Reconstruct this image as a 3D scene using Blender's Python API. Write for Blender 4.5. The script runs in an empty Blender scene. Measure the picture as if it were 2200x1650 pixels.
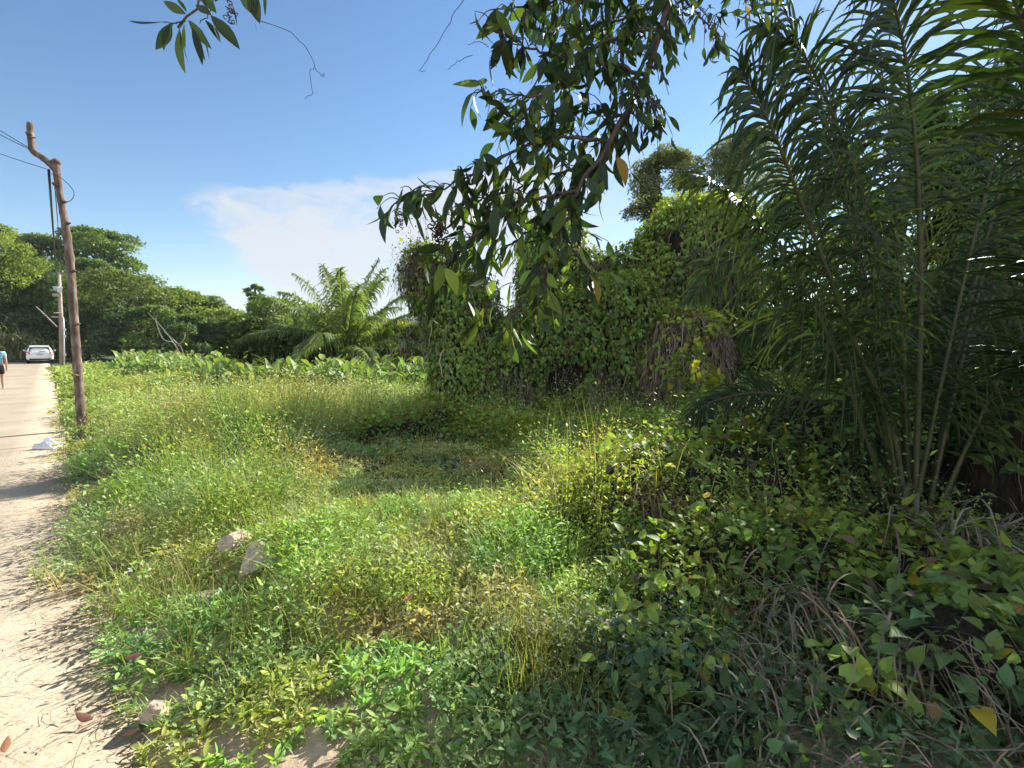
import bpy, bmesh, math, random
import numpy as np
from mathutils import Vector

rng = np.random.default_rng(11)
HAZE = .0002
random.seed(11)
scene = bpy.context.scene
COL = scene.collection
R = math.radians

# ------------------------------------------------------------------ camera model
F = 1100.0                      # focal length in pixels of the 2200 px wide photograph
PITCH = math.atan(85 / F)
CAMH = 1.6
cp, sp_ = math.cos(PITCH), math.sin(PITCH)
CAM = np.array([0.0, 0.0, CAMH])
RT = np.array([1.0, 0, 0]); FW = np.array([0, cp, -sp_]); UP = np.array([0, sp_, cp])


def P(px, py, d):
    """world point at depth d along the optical axis"""
    return CAM + d * ((px - 1100) / F * RT + (825 - py) / F * UP + FW)


def G(px, py, z=0.0):
    """world point where the line of sight meets height z"""
    r = (px - 1100) / F * RT + (825 - py) / F * UP + FW
    t = (z - CAMH) / r[2]
    return CAM + t * r


A_R = math.atan2(1000, F)       # the road runs this far left of the view
RD = np.array([-math.sin(A_R), math.cos(A_R), 0]); RN = np.array([math.cos(A_R), math.sin(A_R), 0])


def RC(t, n, z=0.0):
    p = RD * t + RN * n
    return np.array([p[0], p[1], z])


# ------------------------------------------------------------------ numpy helpers
def nz(v):
    return v / np.maximum(np.linalg.norm(v, axis=-1, keepdims=True), 1e-9)


_lat = np.random.default_rng(3).random((64, 64, 64))


def noise3(p, f=1.0):
    p = np.asarray(p, float) * f + 100.0
    i = np.floor(p).astype(int); t = p - i; t = t * t * (3 - 2 * t)
    r = 0
    for a in (0, 1):
        for b in (0, 1):
            for c in (0, 1):
                w = (t[..., 0] if a else 1 - t[..., 0]) * (t[..., 1] if b else 1 - t[..., 1]) * (t[..., 2] if c else 1 - t[..., 2])
                r = r + w * _lat[(i[..., 0] + a) % 64, (i[..., 1] + b) % 64, (i[..., 2] + c) % 64]
    return r


def noise2(x, y, f=1.0, s=0.0):
    return noise3(np.stack([x, y, np.full_like(x, s)], -1), f)


def fbm2(x, y, f=1.0, s=0.0):
    return (noise2(x, y, f, s) + .5 * noise2(x, y, f * 2.1, s + 5) + .25 * noise2(x, y, f * 4.3, s + 9)) / 1.75


def ss(x, a, b):
    t = np.clip((x - a) / (b - a), 0, 1)
    return t * t * (3 - 2 * t)


def rnd(n, a=0.0, b=1.0):
    return rng.uniform(a, b, n)


def unit(n):
    return nz(rng.normal(size=(n, 3)))


def mixc(a, b, t):
    a = np.asarray(a, float); b = np.asarray(b, float); t = np.asarray(t)[..., None]
    return a * (1 - t) + b * t


def varc(col, n, v=.22, h=.12):
    """per-leaf natural variation of a leaf colour"""
    c = np.broadcast_to(np.asarray(col, float), (n, 3)).copy()
    c *= np.exp(rng.normal(0, v, (n, 1)))
    hue = rng.normal(0, h, n)
    c[:, 0] *= np.exp(hue); c[:, 2] *= np.exp(-hue)
    return np.clip(c, .003, .85)


class Geo:
    def __init__(s):
        s.v = []; s.c = []; s.q = []; s.t = []; s.n = 0

    def add(s, V, col, q=None, t=None):
        V = np.asarray(V, float).reshape(-1, 3)
        c = np.broadcast_to(np.asarray(col, float), (len(V), 3))
        s.v.append(V); s.c.append(c)
        if q is not None and len(q): s.q.append(np.asarray(q).reshape(-1, 4) + s.n)
        if t is not None and len(t): s.t.append(np.asarray(t).reshape(-1, 3) + s.n)
        s.n += len(V)

    def batch(s, V, col, q=None, t=None):
        """V (N,k,3), faces given for one template, col (N,3) or (N,k,3)"""
        N, k, _ = V.shape
        if N == 0: return
        off = (np.arange(N) * k)[:, None, None]
        col = np.asarray(col, float)
        if col.ndim == 1: col = np.broadcast_to(col, (N, 3))
        if col.ndim == 2: col = np.repeat(col[:, None, :], k, 1)
        s.add(V.reshape(-1, 3), col.reshape(-1, 3),
              None if q is None or len(q) == 0 else (np.asarray(q)[None] + off).reshape(-1, 4),
              None if t is None or len(t) == 0 else (np.asarray(t)[None] + off).reshape(-1, 3))

    def build(s, name, mat, parent=None, smooth=False):
        org = np.zeros(3)
        p = parent
        while p is not None:
            org += np.array(p.location); p = p.parent
        V = (np.concatenate(s.v) - org).astype(np.float32)
        C = np.concatenate(s.c)
        q = np.concatenate(s.q) if s.q else np.zeros((0, 4), int)
        t = np.concatenate(s.t) if s.t else np.zeros((0, 3), int)
        me = bpy.data.meshes.new(name)
        me.vertices.add(len(V)); me.vertices.foreach_set('co', V.ravel())
        loops = np.concatenate([q.ravel(), t.ravel()]).astype(np.int32)
        me.loops.add(len(loops)); me.loops.foreach_set('vertex_index', loops)
        tot = np.concatenate([np.full(len(q), 4), np.full(len(t), 3)]).astype(np.int32)
        st = np.concatenate([[0], np.cumsum(tot)[:-1]]).astype(np.int32)
        me.polygons.add(len(tot)); me.polygons.foreach_set('loop_start', st); me.polygons.foreach_set('loop_total', tot)
        at = me.attributes.new('col', 'FLOAT_COLOR', 'POINT')
        at.data.foreach_set('color', np.concatenate([C, np.ones((len(C), 1))], 1).astype(np.float32).ravel())
        if smooth: me.polygons.foreach_set('use_smooth', np.ones(len(tot), bool))
        me.update(calc_edges=True); me.validate()
        me.materials.append(mat)
        o = bpy.data.objects.new(name, me); COL.objects.link(o)
        if parent is not None: o.parent = parent
        return o


# leaf templates: (u along, v across, w lift for fold) and faces
def T_rhomb():
    v = [(0, 0, 0), (.45, -1, 1), (1, 0, 0), (.45, 1, 1)]
    return np.array(v, float), [], [(0, 1, 2), (0, 2, 3)]


def T_lance(ws=(.75, 1, .7), us=(.25, .52, .8)):
    v = [(0, 0, 0)]
    for u, w in zip(us, ws): v += [(u, -w, w), (u, 0, 0), (u, w, w)]
    v.append((1, 0, 0)); k = len(v) - 1
    t = [(0, 1, 2), (0, 2, 3)]; q = []
    for i in range(len(us) - 1):
        b = 1 + 3 * i
        q += [(b, b + 3, b + 4, b + 1), (b + 1, b + 4, b + 5, b + 2)]
    b = 1 + 3 * (len(us) - 1)
    t += [(b, k, b + 1), (b + 1, k, b + 2)]
    return np.array(v, float), q, t


def T_heart():
    v = [(0, 0, 0), (-.14, -.45, .4), (-.14, .45, .4), (.12, -1, 1), (.14, 0, 0), (.12, 1, 1), (.5, -.82, .8), (.5, 0, 0), (.5, .82, .8), (.8, -.36, .35), (.8, 0, 0), (.8, .36, .35), (1.05, 0, 0)]
    q = [(0, 1, 3, 4), (0, 4, 5, 2), (3, 6, 7, 4), (4, 7, 8, 5), (6, 9, 10, 7), (7, 10, 11, 8)]
    t = [(9, 12, 10), (10, 12, 11)]
    return np.array(v, float), q, t


RHOMB, LANCE, HEART = T_rhomb(), T_lance(), T_heart()
OVAL = T_lance((.8, 1, .62), (.22, .5, .8))
FALC = T_lance((.42, .82, 1, .9, .62, .3), (.12, .28, .45, .62, .78, .91))


def leaves(g, T, pos, d, nrm, L, W, col, bend=0.0, fold=.3, sick=0.0):
    N = len(pos)
    if N == 0: return
    v, q, t = T
    d = nz(d); side = nz(np.cross(nrm, d)); n2 = np.cross(d, side)
    L = np.broadcast_to(L, (N,))[:, None, None]; W = np.broadcast_to(W, (N,))[:, None, None] * .5
    bend = np.broadcast_to(bend, (N,))[:, None, None]; sick = np.broadcast_to(sick, (N,))[:, None, None]
    u, vv, w = [x[None, :, None] for x in v.T]
    V = pos[:, None] + d[:, None] * L * (u - .3 * abs(bend) * u * u) + side[:, None] * (W * vv + sick * L * u * (1 - u)) + n2[:, None] * (fold * W * w - bend * L * u * u)
    g.batch(V, col, q, t)


def strips(g, pos, d0, L, W, seg=4, grav=.5, col=(.1, .15, .03), tip=None, prof=None, hint=None, fold=0.0, wob=0.0):
    """blades that leave pos along d0 and sag under their own weight"""
    N = len(pos)
    if N == 0: return
    L = np.broadcast_to(L, (N,)).astype(float); W = np.broadcast_to(W, (N,)).astype(float); grav = np.broadcast_to(grav, (N,)).astype(float)
    if prof is None: prof = [math.sin(math.pi * min(1, .28 + .72 * i / seg)) for i in range(seg + 1)]
    p = pos.copy(); d = nz(d0); dn = np.array([0, 0, -1.0])
    rows = []
    hint = np.broadcast_to(np.array([0, 0, 1.0]), (N, 3)) if hint is None else hint
    for i in range(seg + 1):
        side = np.cross(d, hint); ln = np.linalg.norm(side, axis=1, keepdims=True)
        side = np.where(ln > .12, side / np.maximum(ln, 1e-6), rows[-1][1] if rows else nz(np.cross(d, np.array([.6, .5, .2]))))
        up = np.cross(side, d)
        rows.append((p.copy(), side, up))
        p = p + d * (L / seg)[:, None]
        d = nz(d + dn * (grav * (1.0 / seg) * 1.6)[:, None] + (rng.normal(0, wob, (N, 3)) if wob else 0))
    k = 3 if fold else 2
    V = np.zeros((N, (seg + 1) * k, 3)); 
    for i, (c, s_, u_) in enumerate(rows):
        w = (W * max(prof[i], .03) * .5)[:, None]
        if fold:
            V[:, i * 3] = c - s_ * w - u_ * w * fold; V[:, i * 3 + 1] = c; V[:, i * 3 + 2] = c + s_ * w - u_ * w * fold
        else:
            V[:, i * 2] = c - s_ * w; V[:, i * 2 + 1] = c + s_ * w
    q = []
    for i in range(seg):
        for j in range(k - 1):
            a = i * k + j; q.append((a, a + k, a + k + 1, a + 1))
    col = np.asarray(col, float)
    if col.ndim == 1: col = np.broadcast_to(col, (N, 3))
    if tip is not None:
        tt = np.linspace(0, 1, seg + 1) ** 2
        cc = col[:, None] * (1 - tt)[None, :, None] + np.asarray(tip, float) * tt[None, :, None]
        col = np.repeat(cc, k, 1)
    g.batch(V, col, q)


def tubes(g, pts, rad, s=6, col=(.1, .07, .05), cap=True):
    """pts (N,k,3) or (k,3)"""
    pts = np.asarray(pts, float)
    if pts.ndim == 2: pts = pts[None]
    N, k, _ = pts.shape
    rad = np.broadcast_to(np.asarray(rad, float), (N, k))
    T = nz(np.gradient(pts, axis=1))
    ref = np.array([.37, .9, .21])
    a = nz(np.cross(T, ref)); b = np.cross(T, a)
    an = np.arange(s) * 2 * math.pi / s
    V = pts[:, :, None] + rad[:, :, None, None] * (a[:, :, None] * np.cos(an)[None, None, :, None] + b[:, :, None] * np.sin(an)[None, None, :, None])
    q = []
    for i in range(k - 1):
        for j in range(s):
            q.append((i * s + j, i * s + (j + 1) % s, (i + 1) * s + (j + 1) % s, (i + 1) * s + j))
    t = []
    if cap:
        for j in range(1, s - 1):
            t += [(0, j + 1, j), ((k - 1) * s, (k - 1) * s + j, (k - 1) * s + j + 1)]
    g.batch(V.reshape(N, k * s, 3), col, q, t)


def catmull(pts, n):
    pts = np.asarray(pts, float); k = len(pts)
    e = np.vstack([2 * pts[0] - pts[1], pts, 2 * pts[-1] - pts[-2]])
    t = np.linspace(0, k - 1 - 1e-6, n); i = t.astype(int); f = (t - i)[:, None]
    p0, p1, p2, p3 = e[i], e[i + 1], e[i + 2], e[i + 3]
    return .5 * (2 * p1 + (p2 - p0) * f + (2 * p0 - 5 * p1 + 4 * p2 - p3) * f ** 2 + (3 * p1 - p0 - 3 * p2 + p3) * f ** 3)


def PP(pts, n):
    """smooth world curve through (px, py, depth) control points"""
    return catmull(np.array([P(*p) for p in pts]), n)


# ------------------------------------------------------------------ materials
def new_mat(name):
    m = bpy.data.materials.new(name); m.use_nodes = True
    nt = m.node_tree; nt.nodes.clear()
    out = nt.nodes.new('ShaderNodeOutputMaterial')
    return m, nt, out


def leaf_mat(name, rough=.5, spec=.4, trans=.4, tint=(1.25, 1.35, .55), coat=0.0):
    m, nt, out = new_mat(name)
    a = nt.nodes.new('ShaderNodeAttribute'); a.attribute_name = 'col'
    b = nt.nodes.new('ShaderNodeBsdfPrincipled')
    b.inputs['Roughness'].default_value = rough; b.inputs['Specular IOR Level'].default_value = spec
    if coat: b.inputs['Coat Weight'].default_value = coat; b.inputs['Coat Roughness'].default_value = .25
    nt.links.new(a.outputs['Color'], b.inputs['Base Color'])
    if trans > 0:
        mul = nt.nodes.new('ShaderNodeMix'); mul.data_type = 'RGBA'; mul.blend_type = 'MULTIPLY'; mul.inputs[0].default_value = 1
        mul.inputs[7].default_value = (*tint, 1); nt.links.new(a.outputs['Color'], mul.inputs[6])
        t = nt.nodes.new('ShaderNodeBsdfTranslucent'); nt.links.new(mul.outputs[2], t.inputs['Color'])
        mx = nt.nodes.new('ShaderNodeMixShader'); mx.inputs[0].default_value = trans
        nt.links.new(b.outputs[0], mx.inputs[1]); nt.links.new(t.outputs[0], mx.inputs[2])
        nt.links.new(mx.outputs[0], out.inputs[0])
    else:
        nt.links.new(b.outputs[0], out.inputs[0])
    return m


def noisy_mat(name, c1, c2, scale=6, rough=.85, bump=.3, detail=8, c3=None, stretch=None, spec=.3, attr=False, bdist=.02):
    m, nt, out = new_mat(name)
    L = nt.links.new
    tc = nt.nodes.new('ShaderNodeTexCoord'); mp = nt.nodes.new('ShaderNodeMapping')
    if stretch: mp.inputs['Scale'].default_value = stretch
    L(tc.outputs['Object'], mp.inputs[0])
    n = nt.nodes.new('ShaderNodeTexNoise'); n.inputs['Scale'].default_value = scale; n.inputs['Detail'].default_value = detail; n.inputs['Roughness'].default_value = .65
    L(mp.outputs[0], n.inputs['Vector'])
    r = nt.nodes.new('ShaderNodeValToRGB'); r.color_ramp.elements[0].position = .33; r.color_ramp.elements[1].position = .68
    r.color_ramp.elements[0].color = (*c1, 1); r.color_ramp.elements[1].color = (*c2, 1)
    if c3:
        e = r.color_ramp.elements.new(.5); e.color = (*c3, 1)
    L(n.outputs['Fac'], r.inputs[0])
    b = nt.nodes.new('ShaderNodeBsdfPrincipled'); b.inputs['Roughness'].default_value = rough; b.inputs['Specular IOR Level'].default_value = spec
    if attr:
        a = nt.nodes.new('ShaderNodeAttribute'); a.attribute_name = 'col'
        mx = nt.nodes.new('ShaderNodeMix'); mx.data_type = 'RGBA'; mx.blend_type = 'MULTIPLY'; mx.inputs[0].default_value = 1
        L(a.outputs['Color'], mx.inputs[6]); L(r.outputs[0], mx.inputs[7]); L(mx.outputs[2], b.inputs['Base Color'])
    else:
        L(r.outputs[0], b.inputs['Base Color'])
    bp = nt.nodes.new('ShaderNodeBump'); bp.inputs['Strength'].default_value = bump; bp.inputs['Distance'].default_value = bdist
    L(n.outputs['Fac'], bp.inputs['Height']); L(bp.outputs[0], b.inputs['Normal']); L(b.outputs[0], out.inputs[0])
    return m


def plain_mat(name, c, rough=.5, spec=.5, metal=0.0, coat=0.0, mott=.12, scale=40):
    m = noisy_mat(name, tuple(x * (1 - mott) for x in c), tuple(min(1, x * (1 + mott)) for x in c), scale=scale, rough=rough, bump=.02, spec=spec)
    b = [n for n in m.node_tree.nodes if n.type == 'BSDF_PRINCIPLED'][0]
    b.inputs['Metallic'].default_value = metal
    if coat: b.inputs['Coat Weight'].default_value = coat; b.inputs['Coat Roughness'].default_value = .05
    return m


M_leaf = leaf_mat('leaf_matte', .55, .3, .36)
M_vine = leaf_mat('leaf_vine', .5, .22, .42)
M_far = leaf_mat('leaf_far', .55, .25, .4)
M_gloss = leaf_mat('leaf_glossy', .5, .3, .3, (1.3, 1.5, .5))
M_palm = leaf_mat('leaf_palm', .42, .3, .22, (1.1, 1.25, .4))
M_dry = leaf_mat('leaf_dry', .8, .15, .15, (1.1, 1, .8))
M_bark = noisy_mat('bark', (.05, .035, .025), (.17, .125, .09), 14, .9, .8, stretch=(1, 1, .3))
M_barkpale = noisy_mat('bark_pale', (.14, .10, .075), (.36, .29, .23), 18, .9, .6, stretch=(1, 1, .3))
M_twig = leaf_mat('twig', .85, .15, 0)
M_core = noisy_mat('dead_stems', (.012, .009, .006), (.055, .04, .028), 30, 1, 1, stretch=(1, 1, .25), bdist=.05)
M_stem = noisy_mat('palm_stem', (.6, .6, .6), (1.2, 1.2, 1.2), 20, .5, .3, attr=True, stretch=(1, 1, .2))


def tag(o, label, cat, group=None, kind=None):
    o['label'] = label
    if cat: o['category'] = cat
    if group: o['group'] = group
    if kind: o['kind'] = kind
    return o


def thing(name, loc, label, cat, group=None):
    o = bpy.data.objects.new(name, None); COL.objects.link(o)
    o.location = Vector([float(x) for x in loc]); o.empty_display_size = .2
    return tag(o, label, cat, group)

# ------------------------------------------------------------------ camera, light, sky
cd = bpy.data.cameras.new('camera'); cam = bpy.data.objects.new('camera', cd); COL.objects.link(cam)
cam.location = CAM; cam.rotation_euler = (math.pi / 2 - PITCH, 0, 0)
cd.sensor_width = 36; cd.lens = 36 * F / 2200; cd.clip_start = .02; cd.clip_end = 6000
scene.camera = cam

SUN_EL, SUN_AZ = R(30.5), R(41)        # azimuth clockwise from the view direction
sd = np.array([math.sin(SUN_AZ) * math.cos(SUN_EL), math.cos(SUN_AZ) * math.cos(SUN_EL), math.sin(SUN_EL)])
ld = bpy.data.lights.new('sun', 'SUN'); ld.energy = 5.0; ld.angle = R(.53); ld.color = (1, .955, .88)
lo = bpy.data.objects.new('sun', ld); COL.objects.link(lo)
lo.rotation_euler = Vector(sd).to_track_quat('Z', 'Y').to_euler(); lo.location = (20, 20, 40)

w = bpy.data.worlds.new('World'); scene.world = w; w.use_nodes = True
nt = w.node_tree; nt.nodes.clear(); lk = nt.links.new
wo = nt.nodes.new('ShaderNodeOutputWorld'); bg = nt.nodes.new('ShaderNodeBackground'); bg.inputs[1].default_value = .15
sky = nt.nodes.new('ShaderNodeTexSky'); sky.sky_type = 'NISHITA'; sky.sun_disc = False
sky.sun_elevation = SUN_EL; sky.sun_rotation = SUN_AZ; sky.air_density = 1.0; sky.dust_density = .05; sky.ozone_density = 1.6
tc = nt.nodes.new('ShaderNodeTexCoord')
sx = nt.nodes.new('ShaderNodeSeparateXYZ'); lk(tc.outputs['Generated'], sx.inputs[0])


def mth(op, a, b=None, c=None, clamp=False):
    n = nt.nodes.new('ShaderNodeMath'); n.operation = op; n.use_clamp = clamp
    for i, x in enumerate((a, b, c)):
        if x is None: continue
        if isinstance(x, (int, float)): n.inputs[i].default_value = x
        else: lk(x, n.inputs[i])
    return n.outputs[0]


def smooth(x, a, b):
    n = nt.nodes.new('ShaderNodeMapRange'); n.interpolation_type = 'SMOOTHSTEP'; n.clamp = True
    n.inputs[1].default_value = a; n.inputs[2].default_value = b; lk(x, n.inputs[0]); return n.outputs[0]


# compass azimuth and elevation of a sky direction; the cloud bank stands at fixed bearings
az = mth('ARCTAN2', sx.outputs[0], sx.outputs[1]); el = mth('ARCSINE', sx.outputs[2])
cv = nt.nodes.new('ShaderNodeCombineXYZ'); lk(az, cv.inputs[0]); lk(el, cv.inputs[1])
cn = nt.nodes.new('ShaderNodeTexNoise'); cn.inputs['Scale'].default_value = 5.5; cn.inputs['Detail'].default_value = 7; cn.inputs['Roughness'].default_value = .55
cn.inputs['Distortion'].default_value = .5
mpn = nt.nodes.new('ShaderNodeMapping'); mpn.inputs['Scale'].default_value = (1, 2.2, 1); mpn.inputs['Rotation'].default_value = (0, 0, R(-14)); mpn.inputs['Location'].default_value = (3.1, .35, 0)
lk(cv.outputs[0], mpn.inputs[0]); lk(mpn.outputs[0], cn.inputs[0])
nf = mth('SUBTRACT', cn.outputs[0], .5)
aj = mth('ADD', az, mth('MULTIPLY', nf, .16)); ej = mth('ADD', el, mth('MULTIPLY', nf, .075))
# left tip at azimuth -0.53, flat anvil top at elevation 0.30, slanting underside
cn2 = nt.nodes.new('ShaderNodeTexNoise'); cn2.inputs['Scale'].default_value = 16; cn2.inputs['Detail'].default_value = 8; cn2.inputs['Roughness'].default_value = .6; cn2.inputs['Distortion'].default_value = .8
lk(mpn.outputs[0], cn2.inputs[0])
n2f = mth('SUBTRACT', cn2.outputs[0], .5)
ej = mth('ADD', ej, mth('MULTIPLY', n2f, .06)); aj = mth('ADD', aj, mth('MULTIPLY', n2f, .12))
top = smooth(mth('SUBTRACT', mth('MULTIPLY_ADD', az, .15, .335), ej), -.004, .022)
edge = mth('MAXIMUM', mth('SUBTRACT', .2, mth('MULTIPLY', mth('ADD', az, .545), .97)), .02)
bot = smooth(mth('SUBTRACT', ej, edge), -.012, .04)
lef = smooth(mth('ADD', aj, .555), -.02, .06)
rig = mth('SUBTRACT', 1, smooth(az, .0, .35))
cl = mth('MULTIPLY', mth('MULTIPLY', top, bot), mth('MULTIPLY', lef, rig))
wis = mth('MULTIPLY_ADD', mth('ADD', cn.outputs[0], mth('MULTIPLY', n2f, .9)), 1.9, -.08, True)
cl = mth('MULTIPLY', mth('MULTIPLY', cl, wis), .95)
veil = mth('MULTIPLY', mth('MULTIPLY', mth('SUBTRACT', 1, smooth(el, .02, .22)), smooth(aj, -.8, -.3)), .5)
fac = mth('MAXIMUM', cl, veil)
hs = nt.nodes.new('ShaderNodeHueSaturation'); hs.inputs['Saturation'].default_value = 1.17; hs.inputs['Value'].default_value = .46
lk(sky.outputs[0], hs.inputs['Color'])
mxs = nt.nodes.new('ShaderNodeMix'); mxs.data_type = 'RGBA'; lk(fac, mxs.inputs[0]); lk(hs.outputs[0], mxs.inputs[6]); mxs.inputs[7].default_value = (2.0, 2.13, 2.28, 1)
# broken bright cloud added overhead and behind the viewer to lift the shade
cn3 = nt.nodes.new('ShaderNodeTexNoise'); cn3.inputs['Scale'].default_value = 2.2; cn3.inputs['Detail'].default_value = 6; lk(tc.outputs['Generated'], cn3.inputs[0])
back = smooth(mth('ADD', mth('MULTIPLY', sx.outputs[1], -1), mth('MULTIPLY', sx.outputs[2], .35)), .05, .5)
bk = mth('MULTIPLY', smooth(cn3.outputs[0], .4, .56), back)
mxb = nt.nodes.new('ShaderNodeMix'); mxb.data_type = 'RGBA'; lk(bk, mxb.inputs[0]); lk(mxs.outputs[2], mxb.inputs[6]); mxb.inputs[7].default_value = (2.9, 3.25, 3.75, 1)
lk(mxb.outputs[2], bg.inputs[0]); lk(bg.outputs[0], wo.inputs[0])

scene.view_settings.view_transform = 'Standard'; scene.view_settings.look = 'None'
scene.view_settings.exposure = 1.32; scene.view_settings.gamma = 1
cy = scene.cycles
cy.max_bounces = 8; cy.diffuse_bounces = 4; cy.glossy_bounces = 2; cy.transmission_bounces = 4; cy.transparent_max_bounces = 4
cy.use_denoising = True; cy.sample_clamp_indirect = 6; cy.caustics_reflective = False; cy.caustics_refractive = False

# ------------------------------------------------------------------ ground and road
ROAD_L, ROAD_R, BEND = -5.0, .18, 56.0


def tn(x, y):
    return x * RD[0] + y * RD[1], x * RN[0] + y * RN[1]


def H(x, y):
    x = np.asarray(x, float); y = np.asarray(y, float)
    d = np.hypot(x, y); t, n = tn(x, y)
    near = 1 - ss(d, 14, 24)
    off = ss(n, .15, 1.2) * near
    h = off * ((fbm2(x, y, .9, 1) - .45) * .22 + .05)
    h += off * .12 * np.exp(-(((x + 1.7) / .5) ** 2 + ((y - 3.45) / .35) ** 2))     # spoil heap
    h += ss(x, 3, 8) * near * .15
    return h - .025 + .04 * near


rings = np.concatenate([[0], np.geomspace(.35, 3000, 150)]); na = 300
an = np.arange(na) * 2 * math.pi / na
X = rings[:, None] * np.sin(an); Y = rings[:, None] * np.cos(an); Z = H(X, Y)
tt_, nn_ = tn(X, Y)
Z = np.where((nn_ > ROAD_L - .6) & (nn_ < .12), np.minimum(Z, -.03), Z)
g = Geo(); q = []
for i in range(len(rings) - 1):
    a = np.arange(na); b = (a + 1) % na
    q.append(np.stack([i * na + a, i * na + b, (i + 1) * na + b, (i + 1) * na + a][::-1], 1))
sand = ss(2.2 - np.abs(nn_ - .9), 0, 2.0) * ss(9 - np.hypot(X, Y), 0, 6) + .9 * np.exp(-(((X + .55) / .6) ** 2 + ((Y - 2.4) / .7) ** 2)) + .8 * np.exp(-(((X + .75) / .5) ** 2 + ((Y - 3.9) / .6) ** 2)) + .9 * np.exp(-(((X + 1.7) / .55) ** 2 + ((Y - 3.35) / .6) ** 2))
sand = np.clip(sand * (.5 + 1.0 * fbm2(X, Y, 1.6, 7)), 0, 1)
gc = mixc((.062, .055, .03), (.46, .35, .24), sand)
far = ss(np.hypot(X, Y), 12, 30)
gc = mixc(gc, (.05, .065, .02), far)
g.add(np.stack([X, Y, Z], -1), gc.reshape(-1, 3), np.concatenate(q))
M_soil = noisy_mat('soil', (.55, .55, .55), (1.25, 1.2, 1.15), 9, 1, .8, detail=12, attr=True, bdist=.03)
tag(g.build('ground', M_soil, smooth=True), 'bare sandy and dark earth ground under the weeds', None, kind='structure')

# road: concrete slab with a real edge, bending left past the parked car
g = Geo(); ts = np.concatenate([np.arange(-14, BEND, .5), BEND + np.linspace(0, 14, 30)])
rows = []
for t in ts:
    if t <= BEND: c = RC(t, 0); n_ = RN
    else:
        th = (t - BEND) / 12.0; Rr = 12.0
        c = RC(BEND, 0) + RD * Rr * math.sin(th) - RN * Rr * (1 - math.cos(th)); n_ = RN * math.cos(th) + RD * math.sin(th)
    e = .10 * (float(noise2(np.array([t]), np.array([0.]), .8)[0]) - .5)
    prof = [(ROAD_L, -.25), (ROAD_L, .0)] + [(ROAD_L + (ROAD_R - ROAD_L) * i / 8, .0) for i in range(1, 8)] + [(ROAD_R + e, .0), (ROAD_R + e + .01, -.25)]
    rows.append([c + n_ * a + np.array([0, 0, z + .02]) for a, z in prof])
V = np.array(rows); k = V.shape[1]; q = []
for i in range(len(ts) - 1):
    for j in range(k - 1): q.append((i * k + j, i * k + j + 1, (i + 1) * k + j + 1, (i + 1) * k + j))
g.add(V, (1, 1, 1), q)
m, nt2, out = new_mat('dusty_concrete'); L2 = nt2.links.new
tc2 = nt2.nodes.new('ShaderNodeTexCoord')
n1 = nt2.nodes.new('ShaderNodeTexNoise'); n1.inputs['Scale'].default_value = .7; n1.inputs['Detail'].default_value = 9
n2 = nt2.nodes.new('ShaderNodeTexNoise'); n2.inputs['Scale'].default_value = 55; n2.inputs['Detail'].default_value = 6
L2(tc2.outputs['Object'], n1.inputs[0]); L2(tc2.outputs['Object'], n2.inputs[0])
r1 = nt2.nodes.new('ShaderNodeValToRGB'); r1.color_ramp.elements[0].position = .28; r1.color_ramp.elements[1].position = .7
r1.color_ramp.elements[0].color = (0.319, 0.248, 0.172, 1); r1.color_ramp.elements[1].color = (0.445, 0.361, 0.260, 1); e3 = r1.color_ramp.elements.new(.5); e3.color = (0.395, 0.319, 0.227, 1); L2(n1.outputs[0], r1.inputs[0])
r2 = nt2.nodes.new('ShaderNodeValToRGB'); r2.color_ramp.elements[0].position = .28; r2.color_ramp.elements[1].position = .5
r2.color_ramp.elements[0].color = (.6, .58, .55, 1); r2.color_ramp.elements[1].color = (1, 1, 1, 1); L2(n2.outputs[0], r2.inputs[0])
mm = nt2.nodes.new('ShaderNodeMix'); mm.data_type = 'RGBA'; mm.blend_type = 'MULTIPLY'; mm.inputs[0].default_value = .8
L2(r1.outputs[0], mm.inputs[6]); L2(r2.outputs[0], mm.inputs[7])
b2 = nt2.nodes.new('ShaderNodeBsdfPrincipled'); b2.inputs['Roughness'].default_value = .95; b2.inputs['Specular IOR Level'].default_value = .15
L2(mm.outputs[2], b2.inputs['Base Color'])
bp = nt2.nodes.new('ShaderNodeBump'); bp.inputs['Strength'].default_value = .5; bp.inputs['Distance'].default_value = .01
L2(n2.outputs[0], bp.inputs['Height']); L2(bp.outputs[0], b2.inputs['Normal']); L2(b2.outputs[0], out.inputs[0])
road = tag(g.build('road', m), 'pale sandy concrete lane running away past the parked car', None, kind='structure')
# expansion joints: thin strips of dark filler and dust
M_joint = noisy_mat('joint_filler', (.03, .025, .02), (.12, .09, .065), 20, 1, .3)
for t in (10.8, 40.0):
    g = Geo(); ns = np.linspace(ROAD_L + .02, ROAD_R - .05, 40)
    a = np.array([RC(t + .008 * math.sin(n * 5) + .006 * math.sin(n * 17), n, .0245) for n in ns])
    g.add(np.concatenate([a - RD * .009, a + RD * .009]), (1, 1, 1), [(i, i + 1, i + 41, i + 40) for i in range(39)])
    tag(g.build('road_joint', M_joint), 'thin dark expansion joint across the concrete lane', None, kind='structure')

# ------------------------------------------------------------------ distant hills
M_hill = noisy_mat('forested_hill', (.025, .045, .03), (.07, .10, .055), .09, 1, 1, detail=14, bdist=6)


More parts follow.
